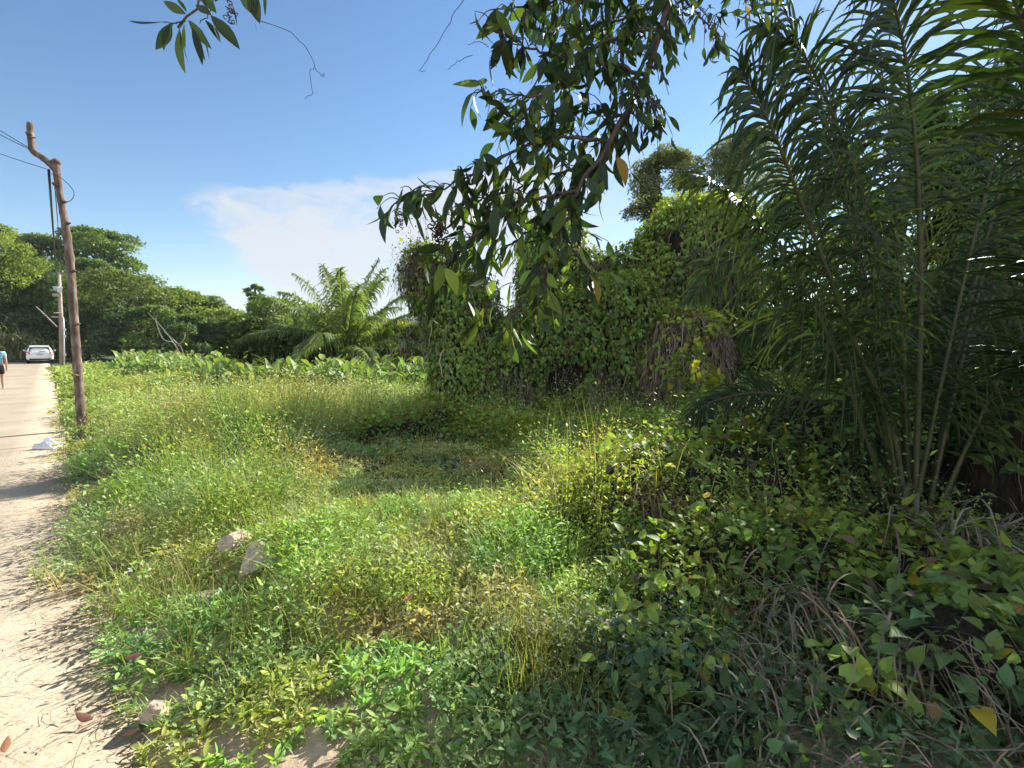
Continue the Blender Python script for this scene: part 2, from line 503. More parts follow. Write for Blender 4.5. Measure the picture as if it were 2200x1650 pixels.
def hill(px0, px1, top_py, depth, label, profile):
    nx, ny = 90, 30
    a = P(px0, 740, depth); b = P(px1, 740, depth)
    u = np.linspace(0, 1, nx); v = np.linspace(-1, 1, ny)
    hgt = np.array([np.interp(uu, [p[0] for p in profile], [p[1] for p in profile]) for uu in u])
    Hm = P(0, top_py, depth)[2]
    X = a[0] + (b[0] - a[0]) * u[:, None] + 0 * v; Yy = depth + v[None] * depth * .25 + 0 * u[:, None]
    Zz = hgt[:, None] * Hm * (1 - v[None] ** 2) ** .7
    Zz = Zz * (1 + .16 * (noise2(X, Yy, 8 / depth * 3) - .5)) + (noise2(X, Yy, .16) - .5) * 7 * (Zz > 1) - 3
    gg = Geo(); gg.add(np.stack([X, Yy, Zz], -1), (1, 1, 1), [(i * ny + j, (i + 1) * ny + j, (i + 1) * ny + j + 1, i * ny + j + 1) for i in range(nx - 1) for j in range(ny - 1)])
    tag(gg.build('hills', M_hill, smooth=False), label, None, kind='structure')


hill(-700, 560, 556, 420, 'forested hill behind the roadside trees', [(0, .6), (.3, .95), (.5, 1), (.6, .93), (.72, .8), (.82, .68), (.9, .52), (.955, .38), (1, 0)])
hill(700, 1250, 680, 900, 'low distant wooded ridge beyond the palm', [(0, 0), (.15, .75), (.35, .9), (.6, 1), (.8, .6), (1, 0)])

# ------------------------------------------------------------------ ground cover (uncountable, so stuff)
def scatter(r0, r1, rho, a0=-58, a1=58):
    """points between two distances, even density rho per square metre"""
    area = R(a1 - a0) / 2 * (r1 * r1 - r0 * r0); n = int(area * rho)
    r = np.sqrt(rnd(n, r0 * r0, r1 * r1)); a = R(1) * rnd(n, a0, a1)
    x, y = r * np.sin(a), r * np.cos(a)
    return x, y


def projpx(x, y, z=0.0):
    v = np.stack([x, y, np.zeros_like(x) + z], -1) - CAM
    zc = v @ FW
    return 1100 + F * (v @ RT) / zc, 825 - F * (v @ UP) / zc


HOLLOW = [(-1.5, 6.7, 1.0, .9), (-1.1, 5.75, 1.0, .5), (-2.0, 7.9, 1.2, .8), (-.2, 6.6, 1.0, .8)]


_cr = np.random.default_rng(5)
_cd = 2.2 + 13 * _cr.random(420) ** 1.1; _ca = R(1) * _cr.uniform(-56, 40, 420)
CLX, CLY = _cd * np.sin(_ca), _cd * np.cos(_ca)
CLR = (.20 + .03 * _cd) * _cr.uniform(.7, 1.4, 420); CLH = _cr.uniform(.12, .5, 420) * np.clip(_cd / 4.5, .5, 1.15); CLK = _cr.random((420, 3))


def clumps(x, y):
    """dome height of the weed clump standing here and which clump it is"""
    x = np.atleast_1d(x); h = np.zeros(len(x)); idx = np.full(len(x), -1)
    for i in range(len(CLX)):
        r2 = ((x - CLX[i]) ** 2 + (y - CLY[i]) ** 2) / CLR[i] ** 2
        v = CLH[i] * np.sqrt(np.clip(1 - r2, 0, 1)); m = v > h
        h[m] = v[m]; idx[m] = i
    return h, idx


def height_field(x, y):
    """how tall the weeds grow here (metres), 0 = bare"""
    t, n = tn(x, y); d = np.hypot(x, y)
    h = .38 + .07 * ss(d, 3, 5) + .45 * fbm2(x, y, .55, 2) * ss(d, 2.5, 6)
    h = h * (.2 + 1.9 * (.6 * noise2(x, y, 1.25, 4) + .4 * noise2(x, y, 3.1, 6)) ** 1.6)
    h = np.where(d > 10, h * .62, h)
    h = h * .62 + clumps(x, y)[0] * (1.15 - .35 * ss(d, 9, 13))
    h = h * 1.12
    h *= ss(n + .25 * (noise2(x, y, 2.2, 8) - .35), .12, 1.3) * .78 + .22
    h *= .55 + .45 * ss(d, 2.2, 4.5)
    h = np.where(n < .16 - .26 * ss(noise2(x, y, 1.7, 61), .5, .8), 0, h)
    for (cx, cy_, rx, ry) in HOLLOW: h *= 1 - .42 * np.exp(-(((x - cx) / rx) ** 2 + ((y - cy_) / ry) ** 2))
    h = h * np.where(d > 4, 1 - .3 * ss(x + 3.4, 0, .8) * (1 - ss(d, 7, 11)), 1)
    for (cx, cy_, rx, ry, k) in ((-3.6, 8.6, 1.1, .8, .9), (-3.0, 7.3, .7, .5, .5), (-2.5, 6.6, .45, .35, .5), (-4.6, 7.4, 1.0, .9, .6), (-1.6, 4.9, .35, .25, .5), (-2.6, 5.6, .6, .4, .35)): h = h + .42 * k * np.exp(-(((x - cx) / rx) ** 2 + ((y - cy_) / ry) ** 2)) * (.6 + .8 * noise2(x, y, 2.4, 77))
    he = np.sqrt(((x + 1.35) / 1.75) ** 2 + ((y - 6.9) / 1.75) ** 2); h = h * (.28 + .72 * ss(he, .55, 1.15))
    low = ss(x, -2.5, -1.9) * (1 - ss(x, -.1, .5)) * (1 - ss(y, 5.6, 6.2)); h = np.where(low > .02, np.minimum(h, np.maximum(.1, 1.42 - .285 * y) + (1 - low) * .6), h)      # the ground cover thins towards the hollow
    # thin growth on the sandy spoil
    for (cx, cy_, rr) in ((-6.7, 8.5, .9), (-1.7, 4.1, .35), (-.55, 2.4, .45), (-.8, 3.9, .4), (-1.7, 3.45, .42), (-1.78, 3.1, .3), (-1.5, 2.2, .16)): h *= 1 - .75 * np.exp(-(((x - cx) ** 2 + (y - cy_) ** 2) / rr ** 2))
    return np.clip(h, 0, 1)


def weed_colour(x, y, n):
    """kinds of herb: olive-grey along the lane, yellow-green in the middle, deeper green to the right"""
    t, nn = tn(x, y); d = np.hypot(x, y)
    k = noise2(x, y, 1.0, 12) * .7 + .3 * noise2(x, y, 3, 13); k2 = noise2(x, y, 2.3, 15)
    c = mixc((.155, .19, .06), (.20, .215, .075), k2)
    c = mixc(c, (.135, .195, .04), ss(k, .45, .7))
    c = mixc(c, (.20, .225, .04), ss(x + .25 * d, .2, 1.6) * .9)
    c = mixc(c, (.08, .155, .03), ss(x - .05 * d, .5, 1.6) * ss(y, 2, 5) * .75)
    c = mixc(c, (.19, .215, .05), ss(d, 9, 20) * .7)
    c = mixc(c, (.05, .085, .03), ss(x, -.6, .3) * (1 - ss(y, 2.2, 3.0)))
    br = ss(noise2(x, y, 1.9, 21), .68, .82) * .4 * ss(y, 2, 3)
    c = mixc(c, (.24, .19, .085), br)
    ci = clumps(x, y)[1]; k3 = CLK[ci]
    mul = np.where((ci >= 0)[:, None], np.stack([.78 + .5 * k3[:, 0], .8 + .26 * k3[:, 1], .7 + .7 * k3[:, 2]], 1), .85)
    return np.clip(c * mul * np.array([1.86, 1.98, 1.9]) + .012, 0, .55)


def herbs(g, x, y, h, nl, LL, LW, tmpl, lean=None, cf=1.0, up=.5):
    N = len(x)
    if N == 0: return
    base = np.stack([x, y, H(x, y)], -1)
    ax = unit(N) * .35; ax[:, 2] = 1
    if lean is not None: ax = ax + lean
    ax = nz(ax)
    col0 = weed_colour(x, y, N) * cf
    f = (np.arange(nl)[None] + rnd((N * nl)).reshape(N, nl)) / nl
    f = .12 + .88 * f ** .8
    pos = base[:, None] + ax[:, None] * (f * h[:, None])[..., None]
    ph = rnd(N, 0, 6.28)[:, None] + np.arange(nl)[None] * 2.4 + rng.normal(0, .3, (N, nl))
    sp = (.10 + .16 * rnd(N * nl).reshape(N, nl)) * h[:, None] * (1.3 - .7 * f)
    rad = np.stack([np.cos(ph), np.sin(ph), np.zeros_like(ph)], -1)
    pos = pos + rad * sp[..., None]
    d = rad + np.array([0, 0, 1]) * (rng.normal(up, .45, (N, nl)))[..., None]
    nrm = np.array([0, 0, 1.0]) + .5 * rng.normal(size=(N, nl, 3))
    M = N * nl
    sc = np.exp(rng.normal(0, .3, M))
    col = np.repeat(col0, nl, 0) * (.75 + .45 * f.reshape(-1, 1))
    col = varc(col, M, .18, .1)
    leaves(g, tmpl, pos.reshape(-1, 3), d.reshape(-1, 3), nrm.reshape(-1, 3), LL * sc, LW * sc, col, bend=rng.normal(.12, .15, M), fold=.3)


def keep(x, y, extra=None, thr=.04):
    h = height_field(x, y)
    k = h > thr
    if extra is not None: k &= extra
    return x[k], y[k], h[k]


bands = [(1.5, 3.2, 430, 15, .034, .012, OVAL), (3.2, 5.5, 330, 15, .036, .014, RHOMB), (5.5, 9, 190, 15, .036, .014, RHOMB),
         (9, 15, 95, 15, .046, .019, RHOMB), (15, 26, 42, 12, .07, .03, RHOMB), (26, 48, 10, 10, .15, .075, RHOMB)]
gl, gn = Geo(), Geo()
for (r0, r1, rho, nl, LL, LW, T) in bands:
    x, y = scatter(r0, r1, rho)
    x, y, h = keep(x, y)
    px, py = projpx(x, y)
    ok = ~((x > 1.0 + .0 * y) & (y < 4.6) & (x > .55 * y - .2))       # creepers take over there
    ok |= rnd(len(x)) < .25
    x, y, h = x[ok], y[ok], h[ok]
    t, n = tn(x, y)
    ke = rng.random(len(n)) < .28 + .72 * ss(n, -.05, .85)
    x, y, h, n = x[ke], y[ke], h[ke], n[ke]
    lean = -RN[None] * (np.clip(.9 - n, 0, 1) * .9)[:, None]
    lt = x < -.12 * y - .3
    for gg, m_ in ((gl, lt), (gn, ~lt)):
        herbs(gg, x[m_], y[m_], h[m_] * np.exp(rng.normal(0, .2, m_.sum())), nl, LL, LW, T, lean[m_])
x, y = scatter(2, 14, 9, -58, 5); x, y, h = keep(x, y); N = len(x)
for _ in range(5):
    leaves(gl, RHOMB, np.stack([x, y, H(x, y) + h * 1.02], -1), np.array([0, 0, .35]) + unit(N), np.array([0, 0, 1.]) + .3 * unit(N), .016 * (1 + np.hypot(x, y) * .08), .009 * (1 + np.hypot(x, y) * .08), varc((.75, .74, .66), N, .1, .05))
tag(gl.build('roadside_weeds', M_leaf), 'dense pale olive roadside weeds spreading along the concrete lane', 'weeds', kind='stuff')
tag(gn.build('meadow_weeds', M_leaf), 'yellow green low weeds filling the clearing before the creeper mass', 'weeds', kind='stuff')


# grass: blades, thin stalks and seed heads
def grass(g, x, y, h, nb, Wd, seg, grav, spread=.45, lean=None, colf=None, cc=None, tipc=(.32, .29, .11)):
    N = len(x)
    if N == 0: return
    b = np.repeat(np.stack([x, y, H(x, y)], -1), nb, 0); M = N * nb
    b[:, :2] += rng.normal(0, .02, (M, 2))
    d = rng.normal(0, spread, (M, 3)); d[:, 2] = 1
    if lean is not None: d = d + np.repeat(lean, nb, 0)
    L = np.repeat(h, nb) * rnd(M, .6, 1.3)
    c = np.repeat(weed_colour(x, y, N), nb, 0) * 1.05 if cc is None else np.broadcast_to(np.asarray(cc), (M, 3))
    strips(g, b, d, L, Wd * rnd(M, .7, 1.3), seg, grav * rnd(M, .3, 1.6), varc(c, M, .2, .12), tip=tipc, wob=.04)


gg = Geo()
for (r0, r1, rho, nb, Wd, seg) in ((1.5, 3.5, 110, 7, .0045, 5), (3.5, 6.5, 80, 7, .0055, 4), (6.5, 12, 34, 7, .008, 3), (12, 24, 9, 7, .014, 3)):
    x, y = scatter(r0, r1, rho); x, y, h = keep(x, y)
    k = noise2(x, y, 1.1, 33) > .33; x, y, h = x[k], y[k], h[k]
    ok = ~((x > 1.2) & (y < 4.6) & (x > .55 * y)); x, y, h = x[ok], y[ok], h[ok]
    t, n = tn(x, y)
    grass(gg, x, y, h * 1.25 + .05, nb, Wd, seg, .8, lean=-RN[None] * (np.clip(.8 - n, 0, 1) * 1.0)[:, None])
# bright tufts in the middle of the clearing
for (px, py, n_, hh) in ((960, 1180, 26, .34), (1040, 1160, 22, .34), (880, 1150, 12, .3), (1180, 1210, 16, .32), (690, 1230, 18, .4), (740, 1200, 16, .36), (1130, 1520, 26, .26), (1210, 1480, 24, .25), (1060, 1450, 14, .25),
                         (1260, 1560, 14, .22), (830, 1300, 12, .3), (1500, 1010, 20, .4), (1380, 1000, 16, .35), (620, 1360, 10, .28), (430, 1400, 12, .3), (330, 1330, 14, .32), (300, 1230, 12, .35), (520, 1450, 10, .25)):
    c = G(px, py); x = c[0] + rng.normal(0, .16, n_); y = c[1] + rng.normal(0, .16, n_)
    grass(gg, x, y, np.full(n_, hh), 12, .005, 5, .9, spread=.3, cc=(.23, .27, .05))
tag(gg.build('wild_grass', M_leaf), 'wild grass blades rising through the weeds', 'grass', kind='stuff')

# seed stalks that stand above the weeds and sprawl over the lane
gg = Geo()
for (r0, r1, rho, wd) in ((1.6, 4, 55, .0022), (4, 8, 24, .0034), (8, 16, 8, .006)):
    x, y = scatter(r0, r1, rho, -58, 18); h = height_field(x, y); t, n = tn(x, y)
    k = (n > .16) & (n < 3.2) & (h > .03) & (np.hypot(x + 1.35, y - 6.9) > 2.2) & (np.hypot((x + 1.1) / 1.4, (y - 5.2) / 2.2) > 1) & (noise2(x, y, .9, 40) > .35); x, y, h, n = x[k], y[k], h[k], n[k]
    N = len(x); b = np.stack([x, y, H(x, y)], -1)
    d = rng.normal(0, .35, (N, 3)); d[:, 2] = 1; d -= RN * (np.clip(1.0 - n, 0, 1) * 1.5)[:, None]
    L = h * 1.2 + rnd(N, .1, .3)
    c = varc((.27, .26, .10), N, .2, .1)
    strips(gg, b, d, L, wd, 5, .45 * rnd(N), c, prof=[1, 1, .9, .8, .7, .6], wob=.05)
    # burs / flower heads near the tips
    e = b + nz(d) * L[:, None] * .93 + rng.normal(0, .012, (N, 3)) - np.array([0, 0, 1]) * (.12 * L)[:, None]
    for _ in range(3):
        leaves(gg, RHOMB, e + rng.normal(0, .02, (N, 3)), unit(N), unit(N), .022 * wd / .0022 * .5, .010 * wd / .0022 * .5, varc((.25, .24, .10), N, .25, .1))
tag(gg.build('seed_stalks', M_leaf), 'thin straw coloured seed stalks leaning over the lane edge', 'weeds', kind='stuff')

# creeping runners and leaf crumbs on the lane
gg = Geo()
N = 1500; t = rnd(N) ** 1.2 * 9 + .8; n = .15 - rnd(N) ** 2.2 * 2.2
b = np.stack([RD[0] * t + RN[0] * n, RD[1] * t + RN[1] * n, np.full(N, .026)], -1)
d = rng.normal(size=(N, 3)); d[:, 2] = rnd(N, 0, .5); d = d - RN * .5
strips(gg, b, d, rnd(N, .05, .22), .0025, 4, .8, varc((.20, .17, .09), N, .4, .1), prof=[1] * 5, wob=.2)
N = 2600; t = rnd(N) ** 1.2 * 10 + .6; n = .16 - rnd(N) ** 2.4 * 3
b = np.stack([RD[0] * t + RN[0] * n, RD[1] * t + RN[1] * n, np.full(N, .027)], -1)
d = rng.normal(size=(N, 3)); d[:, 2] = np.abs(d[:, 2]) * .3
leaves(gg, RHOMB, b, d, np.array([0, 0, 1.]) + .5 * rng.normal(size=(N, 3)), rnd(N, .008, .03), rnd(N, .004, .010), varc((.16, .12, .07), N, .5, .15))
tag(gg.build('plant_litter', M_dry), 'dry stalks and leaf crumbs strewn on the lane beside the weeds', 'litter', kind='stuff')

# low creepers and straw over the shaded ground on the right
gg = Geo(); gs = Geo()
x, y = scatter(1.6, 6.5, 480, 5, 62); k = (x > .12 + .16 * y + .5 * (noise2(x, y, 1.3, 51) - .5)) & (noise2(x, y, 1.9, 55) > .5); x, y = x[k], y[k]; N = len(x)
hh = rnd(N) ** 1.5 * (.08 + .42 * noise2(x, y, 1.5, 57))
leaves(gg, HEART, np.stack([x, y, H(x, y) + .02 + hh], -1), unit(N) + np.array([0, 0, -.25]), np.array([-.1, -.25, 1.]) + .5 * unit(N),   .040 * np.exp(rng.normal(0, .35, N)), .032 * np.exp(rng.normal(0, .3, N)), varc((.07, .125, .05), N, .25, .12), bend=rng.normal(.18, .12, N), fold=.25)
x, y = scatter(1.6, 6.5, 260, 5, 62); k = (x > .2 + .2 * y); x, y = x[k], y[k]; N = len(x)
d = unit(N); d[:, 2] = rnd(N, 0, .9)
strips(gs, np.stack([x, y, H(x, y) + rnd(N, 0, .12)], -1), d, rnd(N, .15, .5), .006, 6, 1.2, varc((.2, .155, .11), N, .4, .1), prof=[1] * 6 + [.4], wob=.12)
tag(gg.build('shade_creepers', M_vine), 'low heart leaved creepers over the shaded ground on the right', 'creeper', kind='stuff')
tag(gs.build('straw_litter', M_dry), 'dry straw strewn under the creepers in the shade', 'litter', kind='stuff')

# ------------------------------------------------------------------ trees
def crown(gl_, blobs, per, size, col, dens=1.0, droop=0.1):
    """leaf clumps over a list of (centre, radius vec)"""
    for c, r in blobs:
        n = int(per * dens); u = unit(n); u[:, 2] = np.where(u[:, 2] < -.35, -u[:, 2], u[:, 2])
        rr = rnd(n, .55, 1.05) ** .6
        lump = .75 + .5 * noise3(u * 1.7 + c, 1.3)
        p = c + u * r * (rr * lump)[:, None]
        p = p + rng.normal(0, .09, (n, 3)) * r
        nrm = nz(u * .8 + unit(n) * .75 + np.array([0, 0, .5]))
        d = nz(np.cross(nrm, unit(n)) + u * .5 - np.array([0, 0, droop]))
        cc = varc(np.asarray(col) * math.exp(rng.normal(0, .13)), n, .22, .1)
        s = size * np.exp(rng.normal(0, .3, n))
        leaves(gl_, RHOMB, p, d, nrm, s, s * .55, cc, bend=.1)


def tree(px, top, wpx, depth, col, label, lo=None, nb=30, per=560, leaf=None, flat=.6, dens=1.0, cat='tree', group=None, seed=0, bot=None, name='broadleaf_tree', trunk_px=None, bark=None, lean=0.0, airy=1.0):
    if group in ('trees along the far side of the field', 'dark scrub at the foot of the far trees'): depth *= 1.25
    base = P(px + lean, 740, depth); base[2] = float(H(base[0], base[1]))
    ztop = P(px, top, depth)[2]; Rr = wpx / 2 / F * depth
    zlo = base[2] + .25 * (ztop - base[2]) if lo is None else max(P(px, lo, depth)[2], base[2])
    cx = P(px, 740, depth)
    root = thing(name, base, label, cat, group)
    zc = (ztop + zlo) / 2; rz = (ztop - zlo) / 2
    blobs = []
    ground = zlo - base[2] < .12 * (ztop - base[2])
    for i in range(nb):
        tt = (i + rng.random()) / nb
        pr = (1 - tt ** 2.6) ** .5 if ground else (1 - (2 * tt - .9) ** 2 / 1.21) ** .5
        a_ = rng.uniform(0, 6.28); k = Rr * max(pr, .12) * math.sqrt(rng.uniform(.15, .8))
        br = np.array([1, 1, flat + .1]) * Rr * rng.uniform(.28, .44) * (.55 + .45 * pr) * airy
        br[2] = min(br[2], .45 * (ztop - zlo))
        zc_ = np.clip(zlo + tt * (ztop - zlo), zlo + br[2] * .5, ztop - br[2] * .9)
        blobs.append((np.array([cx[0] + k * math.cos(a_), cx[1] + k * math.sin(a_), zc_]), br))
    blobs.append((np.array([cx[0], cx[1], ztop - .22 * Rr * flat]), np.array([.3 * Rr, .3 * Rr, .22 * Rr * flat])))
    gt = Geo()
    fork = np.array([base[0], base[1], base[2] + (zlo - base[2]) * .7 + .1 * (ztop - base[2])])
    r0 = max(.05, .035 * (ztop - base[2]))
    mid = (base + fork) / 2 + rng.normal(0, .04 * Rr, 3) * np.array([1, 1, 0])
    tubes(gt, catmull([base - [0, 0, .3], mid, fork], 10), np.linspace(r0 * 1.3, r0 * .8, 10), 8, (1, 1, 1))
    for c, br in blobs[::max(1, len(blobs) // 9)]:
        m_ = (fork + c) / 2 + np.array([0, 0, .1 * rz]) + rng.normal(0, .06 * Rr, 3)
        tubes(gt, catmull([fork, m_, c], 8), np.linspace(r0 * .6, r0 * .12, 8), 6, (1, 1, 1))
    gt.build('trunk', bark or M_bark, root, smooth=True)
    gc_ = Geo()
    crown(gc_, blobs, per, leaf or depth * .0048, np.asarray(col) * 1.7 * np.array([1.22, 1.02, 1.0]), dens)
    gc_.build('crown', M_far, root)
    return root


DK, MD, YG, PL = (.042, .078, .022), (.065, .115, .026), (.10, .155, .026), (.085, .13, .05)
GRP = 'trees along the far side of the field'
tree(-30, 480, 190, 42, YG, 'bright yellow green tree cut by the left edge of the view', lo=640, seed=1, group=GRP, flat=.5)
tree(100, 512, 150, 56, PL, 'pale rounded tree behind the crooked timber pole', lo=640, group=GRP, nb=26)
tree(238, 500, 175, 58, MD, 'tallest dark green tree with flat spreading crown behind the field', lo=600, group=GRP, nb=26, flat=.42)
tree(190, 560, 120, 52, MD, 'mid green tree tucked under the tallest spreading crown', lo=690, group=GRP)
tree(40, 560, 230, 46, DK, 'dark dense tree rising behind the white car', lo=740, group=GRP, nb=30)
tree(150, 600, 200, 47, DK, 'dark green tree directly behind the far utility pole', lo=745, group=GRP, nb=28)
tree(275, 590, 210, 45, (.075, .115, .028), 'broad olive green tree at the rear edge of the taro patch', lo=730, group=GRP, nb=30)
tree(365, 622, 150, 46, YG, 'lighter green tree right of the broad olive tree', lo=735, group=GRP, nb=26)
tree(430, 638, 140, 50, MD, 'rounded green tree below the forested hill slope', lo=740, group=GRP, nb=26)
tree(500, 668, 150, 46, YG, 'low yellow green tree left of the slender sapling', lo=745, group=GRP, nb=26)
tree(553, 616, 34, 52, MD, 'slender sapling poking above the far tree line', lo=650, nb=7, per=160, group=GRP)
tree(600, 645, 150, 44, (.085, .14, .026), 'wide light green tree behind the feathery palm', lo=745, group=GRP, nb=26)
tree(690, 660, 130, 48, YG, 'yellowish tree partly hidden by the palm fronds', lo=745, group=GRP, nb=22)
# lower, darker growth in front of them
GS = 'dark scrub at the foot of the far trees'
for (px, top, wp, dp, c, lb) in ((45, 640, 170, 43, DK, 'dark shrub mass behind the parked car'), (185, 650, 130, 42, DK, 'dark creeper hung shrub behind the pole foot'), (262, 665, 120, 40, (.035, .07, .02), 'blackish green creeper curtain shrub at the taro bank'),
                             (340, 660, 140, 41, MD, 'green shrub beside the bare pale branches'), (415, 680, 120, 39, DK, 'grey brown thicket under the rounded tree'), (470, 690, 110, 41, DK, 'dark thicket with yellow top left of the palm bush'),
                             (545, 690, 90, 38, YG, 'light green shrub above the dark thicket')):
    tree(px, top, wp, dp, c, lb, lo=778, nb=26, per=330, group=GS, cat='shrub', name='shrub')
# bare pale dead branches in front of the thicket
root = thing('dead_tree', P(400, 772, 38), 'bare pale dead branches sticking out of the dark thicket', 'dead tree')
g = Geo()
for pts in ([(395, 775, 38), (372, 735, 38), (345, 700, 38), (318, 672, 37.8)], [(372, 735, 38), (350, 728, 37.6), (335, 690, 37.5), (338, 676, 37.4)], [(395, 775, 38), (388, 745, 37.7), (352, 712, 37.5)], [(380, 745, 37.7), (395, 728, 37.4), (398, 714, 37.4)], [(372, 730, 37.5), (384, 738, 37.3), (398, 728, 37.3)]):
    tubes(g, PP(pts, 12), np.linspace(.035, .015, 12), 5, (.33, .28, .22))
g.build('branches', M_twig, root)

# big dark bush and light bush beside the palm
tree(560, 690, 150, 21.5, (.034, .06, .014), 'large rounded bush at the left foot of the feathery palm', lo=800, nb=26, per=700, cat='bush', name='bush', flat=.7, leaf=.12)
tree(640, 715, 150, 20, (.026, .048, .013), 'dark shaded bush under the palm fronds', lo=815, nb=26, per=700, cat='bush', name='bush', flat=.7, leaf=.12)
tree(845, 690, 120, 22.5, (.16, .19, .03), 'yellow green bush right of the feathery palm', lo=790, nb=26, per=420, cat='bush', name='bush', leaf=.13)
tree(905, 700, 90, 20, (.09, .13, .03), 'green bush left of the creeper covered stump', lo=790, nb=22, per=420, cat='bush', name='bush', leaf=.12)
# dark grey-green tree behind the creeper arch and its neighbours
GB = 'trees behind the creeper mass'
tree(1430, 338, 170, 17, (.10, .125, .06), 'round grey green tree standing clear against the sky', lo=540, nb=58, per=560, leaf=.075, airy=.85, group=GB)
tree(1590, 305, 190, 18, (.10, .125, .06), 'grey green tree partly behind the arching fronds', lo=520, nb=58, per=560, leaf=.075, airy=.85, group=GB)
tree(1700, 420, 300, 13, DK, 'dark tree behind the left palm fronds', lo=800, nb=26, per=800, leaf=.09, group=GB)
tree(1900, 250, 330, 11, (.05, .09, .02), 'tall dark tree behind the palm stems', lo=800, nb=28, per=800, leaf=.085, group=GB)
tree(2150, 160, 340, 10, DK, 'tall dark tree at the right edge of the view', lo=800, nb=28, per=800, leaf=.08, group=GB)
tree(1985, 330, 300, 9.5, DK, 'dark tree filling the gap behind the straight palm stem', lo=800, nb=34, per=800, leaf=.085, group=GB)
tree(2050, 600, 330, 8, (.05, .09, .02), 'dark leafy undergrowth tree behind the tallest stem', lo=1000, nb=24, per=700, leaf=.075, group=GB)
tree(1700, 660, 260, 9, (.06, .11, .022), 'dim green shrub behind the glowing yellow leaves', lo=900, nb=30, per=700, leaf=.075, group=GB)
tree(2400, 500, 420, 6.5, DK, 'dark shrub beyond the right edge of the palm', lo=1100, nb=30, per=600, leaf=.07, group=GB)


# ------------------------------------------------------------------ palms
def frond(parent, curve, nl, Lmax, Wd, col, r0=.02, start=.25, ang=55, grav=.7, seg=5, vee=.35, stemcol=(.12, .14, .05), name='frond', mat=None, both=(1, -1), hint=None, tip=None, endk=.35, stem=None, jit=1.0):
    """one feather leaf: rachis plus two rows of leaflets"""
    n = len(curve); g = Geo()
    T = nz(np.gradient(curve, axis=0))
    s = np.linspace(start, 1, nl); idx = s * (n - 1); i0 = np.minimum(idx.astype(int), n - 2); f = (idx - i0)[:, None]
    base = curve[i0] * (1 - f) + curve[i0 + 1] * f; tg = nz(T[i0] * (1 - f) + T[i0 + 1] * f)
    upv = np.array([0, 0, 1.0]) if hint is None else np.asarray(hint, float)
    side = nz(np.cross(tg, upv)); up = np.cross(side, tg)
    prof = np.minimum(1, .45 + 2.2 * (s - start) / (1 - start)) * (1 - (1 - endk) * np.clip((s - .55) / .45, 0, 1) ** 1.5)
    for sg in both:
        a = R(ang) * (1 - .45 * (s - start) / (1 - start)) + rng.normal(0, R(9) * jit, nl)
        d = tg * np.cos(a)[:, None] + sg * side * np.sin(a)[:, None] + up * (vee + rng.normal(0, .24 * jit, nl))[:, None]
        L = Lmax * prof * rnd(nl, .75, 1.15)
        strips(g, base + rng.normal(0, .002, (nl, 3)), d, L, Wd * rnd(nl, .8, 1.15), seg, grav * rnd(nl, .35, 1.9), varc(col, nl, .22, .1), tip=tip, hint=up, fold=.35,
               prof=[.4, .9, 1, .96, .84, .64, .4, .06] if seg == 7 else [.5, 1, .85, .5, .08] if seg == 4 else None, wob=.05)
    fr = g.build(name, mat or M_palm, parent)
    g2 = Geo(); tubes(g2, curve, np.linspace(r0, r0 * .18, n), 7, stemcol)
    g2.build('rachis', stem or M_stem, fr, smooth=True)
    return fr


def arc(base, azim, elev, L, sag, n=22):
    """rachis that leaves at an elevation and bends over under gravity"""
    d = np.array([math.cos(azim) * math.cos(elev), math.sin(azim) * math.cos(elev), math.sin(elev)])
    p = np.array(base, float); out = [p.copy()]
    for i in range(n - 1):
        p = p + d * L / (n - 1); out.append(p.copy())
        k = sag * (i / n) ** 1.2 * 2
        d = nz((d + np.array([0, 0, -1]) * k / (n - 1) * 1.6)[None])[0]
    return np.array(out)


b0 = P(742, 740, 20.5); b0[2] = .1
pal = thing('feathery_palm', b0, 'sunlit feathery palm with arching fronds in the middle of the field', 'palm')
g = Geo(); tubes(g, catmull([b0 - [0, 0, .3], b0 + [0, 0, .5], b0 + [.05, 0, 1.1]], 8), np.linspace(.26, .2, 8), 9, (1, 1, 1)); g.build('trunk', M_bark, pal, smooth=True)
top = b0 + [0, 0, .9]
for i in range(32):
    az_ = i * 2.4 + rng.normal(0, .15)
    el_ = R(80 - 66 * (i / 32) ** .7) + rng.normal(0, .05)
    frond(pal, arc(top, az_, el_, rng.uniform(3.7, 4.4), .7 + .25 * math.cos(el_)), 80, .85, .055, mixc((.13, .19, .06), (.19, .24, .075), np.array(rng.random())), r0=.035, start=.12, grav=1.9, seg=4, jit=.3, vee=.5, stemcol=(.16, .18, .07), mat=M_far)
# banana-like upright leaf beside it
b1 = P(822, 740, 21); b1[2] = 0
ban = thing('banana_plant', b1, 'young banana plant with one bright upright leaf by the palm', 'banana plant')
g = Geo()
for (px, py, L_) in ((822, 672, 1.1), (838, 700, .8), (800, 700, .8), (850, 720, .7)):
    p = P(px, py + 45, 21); leaves(g, LANCE, p[None], np.array([[rng.normal(0, .12), 0, 1.0]]), np.array([[.4, -1, .1]]), L_, .34, np.array([[.19, .25, .03]]), bend=.1)
    tubes(g, catmull([b1, (b1 + p) / 2, p], 6), .025, 5, (.16, .2, .05))
g.build('leaf_blades', M_far, ban)

